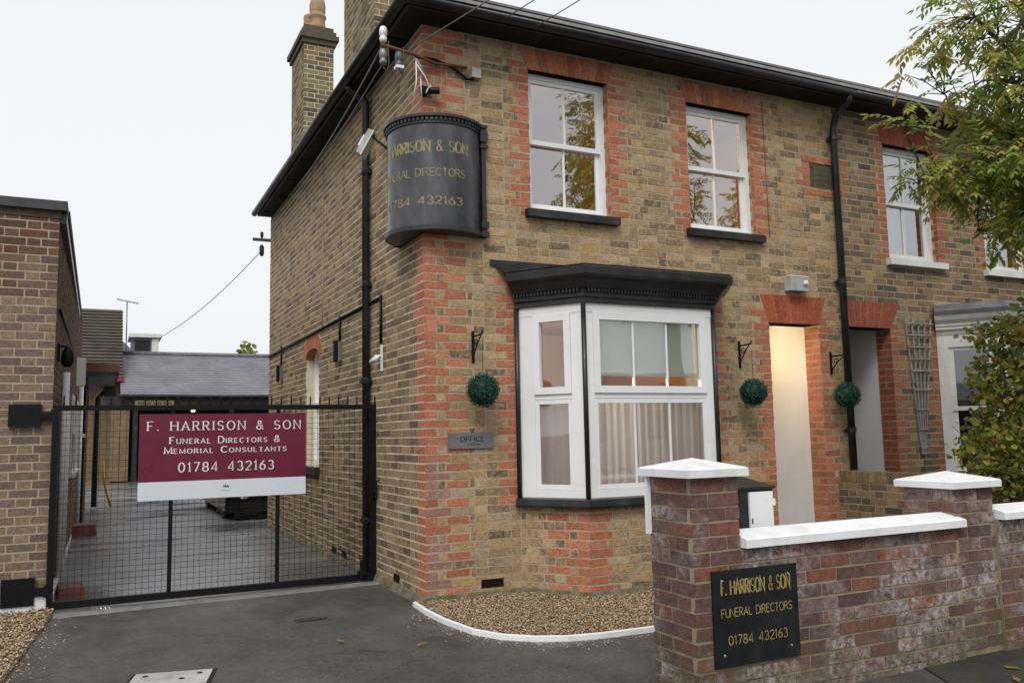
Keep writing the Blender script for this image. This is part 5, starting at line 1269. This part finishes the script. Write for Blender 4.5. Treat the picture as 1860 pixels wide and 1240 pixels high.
for (x_, y_, a, nm) in ((-.55, -1.3, .4, 'near the manhole side of the forecourt'), (-.95, -.95, 1.9, 'in the middle of the forecourt'), (.62, -1.15, 2.5, 'on the shingle'), (2.05, -3.75, .9, 'on the pavement below the low wall'), (2.3, -3.6, 2.2, 'on the mossy pavement by the second pillar'), (.9, -2.35, 2.2, 'on the tarmac beside the white kerb')):
    m = MB(); m.poly([(0, 0, 0), (.03, .018, .006), (.07, .012, .003), (.09, 0, .01), (.07, -.014, .004), (.03, -.02, .005)], (.38, .27, .06)); o = m.build('fallen_leaf', m_leaf); o.location = (x_, y_, GZ+(.05 if 'shingle' in nm else .012)); o.rotation_euler.z = a; tag(o, 'yellow fallen leaf '+nm, 'leaf', 'fallen leaves')

# ------------------------------------------------------------------ across the street (mirrored in the window glass)
def copy_tree(root, loc, sc, label):
    r_ = root.copy(); col.objects.link(r_); r_.location = loc; r_.scale = (sc, sc, sc); r_['label'] = label; r_.rotation_euler.z = 2.1
    for ch in root.children:
        c_ = ch.copy(); col.objects.link(c_); c_.parent = r_
ash = [o for o in col.objects if o.name == 'ash_tree'][0]
ash['group'] = 'street trees'
def at_spot(x, y, sc):   # place the copied crown's middle over (x, y)
    c_ = Vector((4.3*sc, -2.65*sc)); a = 2.1; return (x-(c_.x*math.cos(a)-c_.y*math.sin(a)), y-(c_.x*math.sin(a)+c_.y*math.cos(a)), -2.6)
copy_tree(ash, at_spot(10.5, -12.5, 2.6), 2.6, 'tall street tree opposite, mirrored in the upper window beside the curved sign')
copy_tree(ash, (lambda q: (q[0], q[1], q[2]-1.6))(at_spot(16.2, -12.5, 2.6)), 2.6, 'tall street tree opposite, mirrored in the upper window above the porch')
m_render = paint('pale_render', (.42, .37, .31), .8, .2, 2)
op = thing('opposite_terrace', 'low pale rendered terrace across the street, mirrored low in the bay window glass', 'building')
boxo('wall', (-60, -24, -.05), (40, -23, 2.7), m_render, op)
m = MB(); m.poly([(-60, -22.7, 2.6), (40, -22.7, 2.6), (40, -26, 4.0), (-60, -26, 4.0)]); m.build('roof', m_slate, op)
for k in range(31):
    for z_ in (.9,): boxo('window', (-57+k*3.1, -22.99, z_), (-55.6+k*3.1, -22.95, z_+1.4), m_render, op); boxo('pane', (-56.9+k*3.1, -22.949, z_+.1), (-55.7+k*3.1, -22.94, z_+1.3), m_dark, op)

m_puddle = paint('muddy_water', (.035, .024, .018), .3, .2, 6)
m = MB(); m.poly([(-.98+(.13+.02*math.sin(k*.9))*math.cos(k*.2618), -.02+(.055+.012*math.cos(k*1.3))*math.sin(k*.2618), GZ+.0006) for k in range(24)]); structure(m.build('puddle', m_puddle))
gm = MB()
for k in range(420):
    if k < 260: i = rng.randrange(1, 8); a, b_ = Vector(KERB[i]), Vector(KERB[i+1]); p = a.lerp(b_, rng.random()); d = (b_-a).normalized(); p = p+Vector((d.y, -d.x))*(.03+abs(rng.gauss(0, .10)))
    else: f = rng.random(); p = Vector((-2.80-.22*f, 1.2-2.4*f))+Vector((abs(rng.gauss(0, .10)), 0))
    r_ = rng.uniform(.004, .010); t_ = pick(GCOL, .25); z_ = GZ+r_*.3; a = rng.uniform(0, 6.28); c_, s_ = math.cos(a)*r_, math.sin(a)*r_
    n = gm.vs([(p.x+c_, p.y+s_, z_), (p.x-s_*.7, p.y+c_*.7, z_), (p.x-c_, p.y-s_, z_), (p.x+s_*.7, p.y-c_*.7, z_), (p.x, p.y, z_+r_*.7)])
    for j in range(4): gm.f.append((n+j, n+(j+1) % 4, n+4)); gm.t.append(t_)
o = gm.build('stray_gravel', m_shingle, None, False, 'stuff'); o['label'] = 'stray shingle scattered on the tarmac along the edgings'; o['category'] = 'gravel'
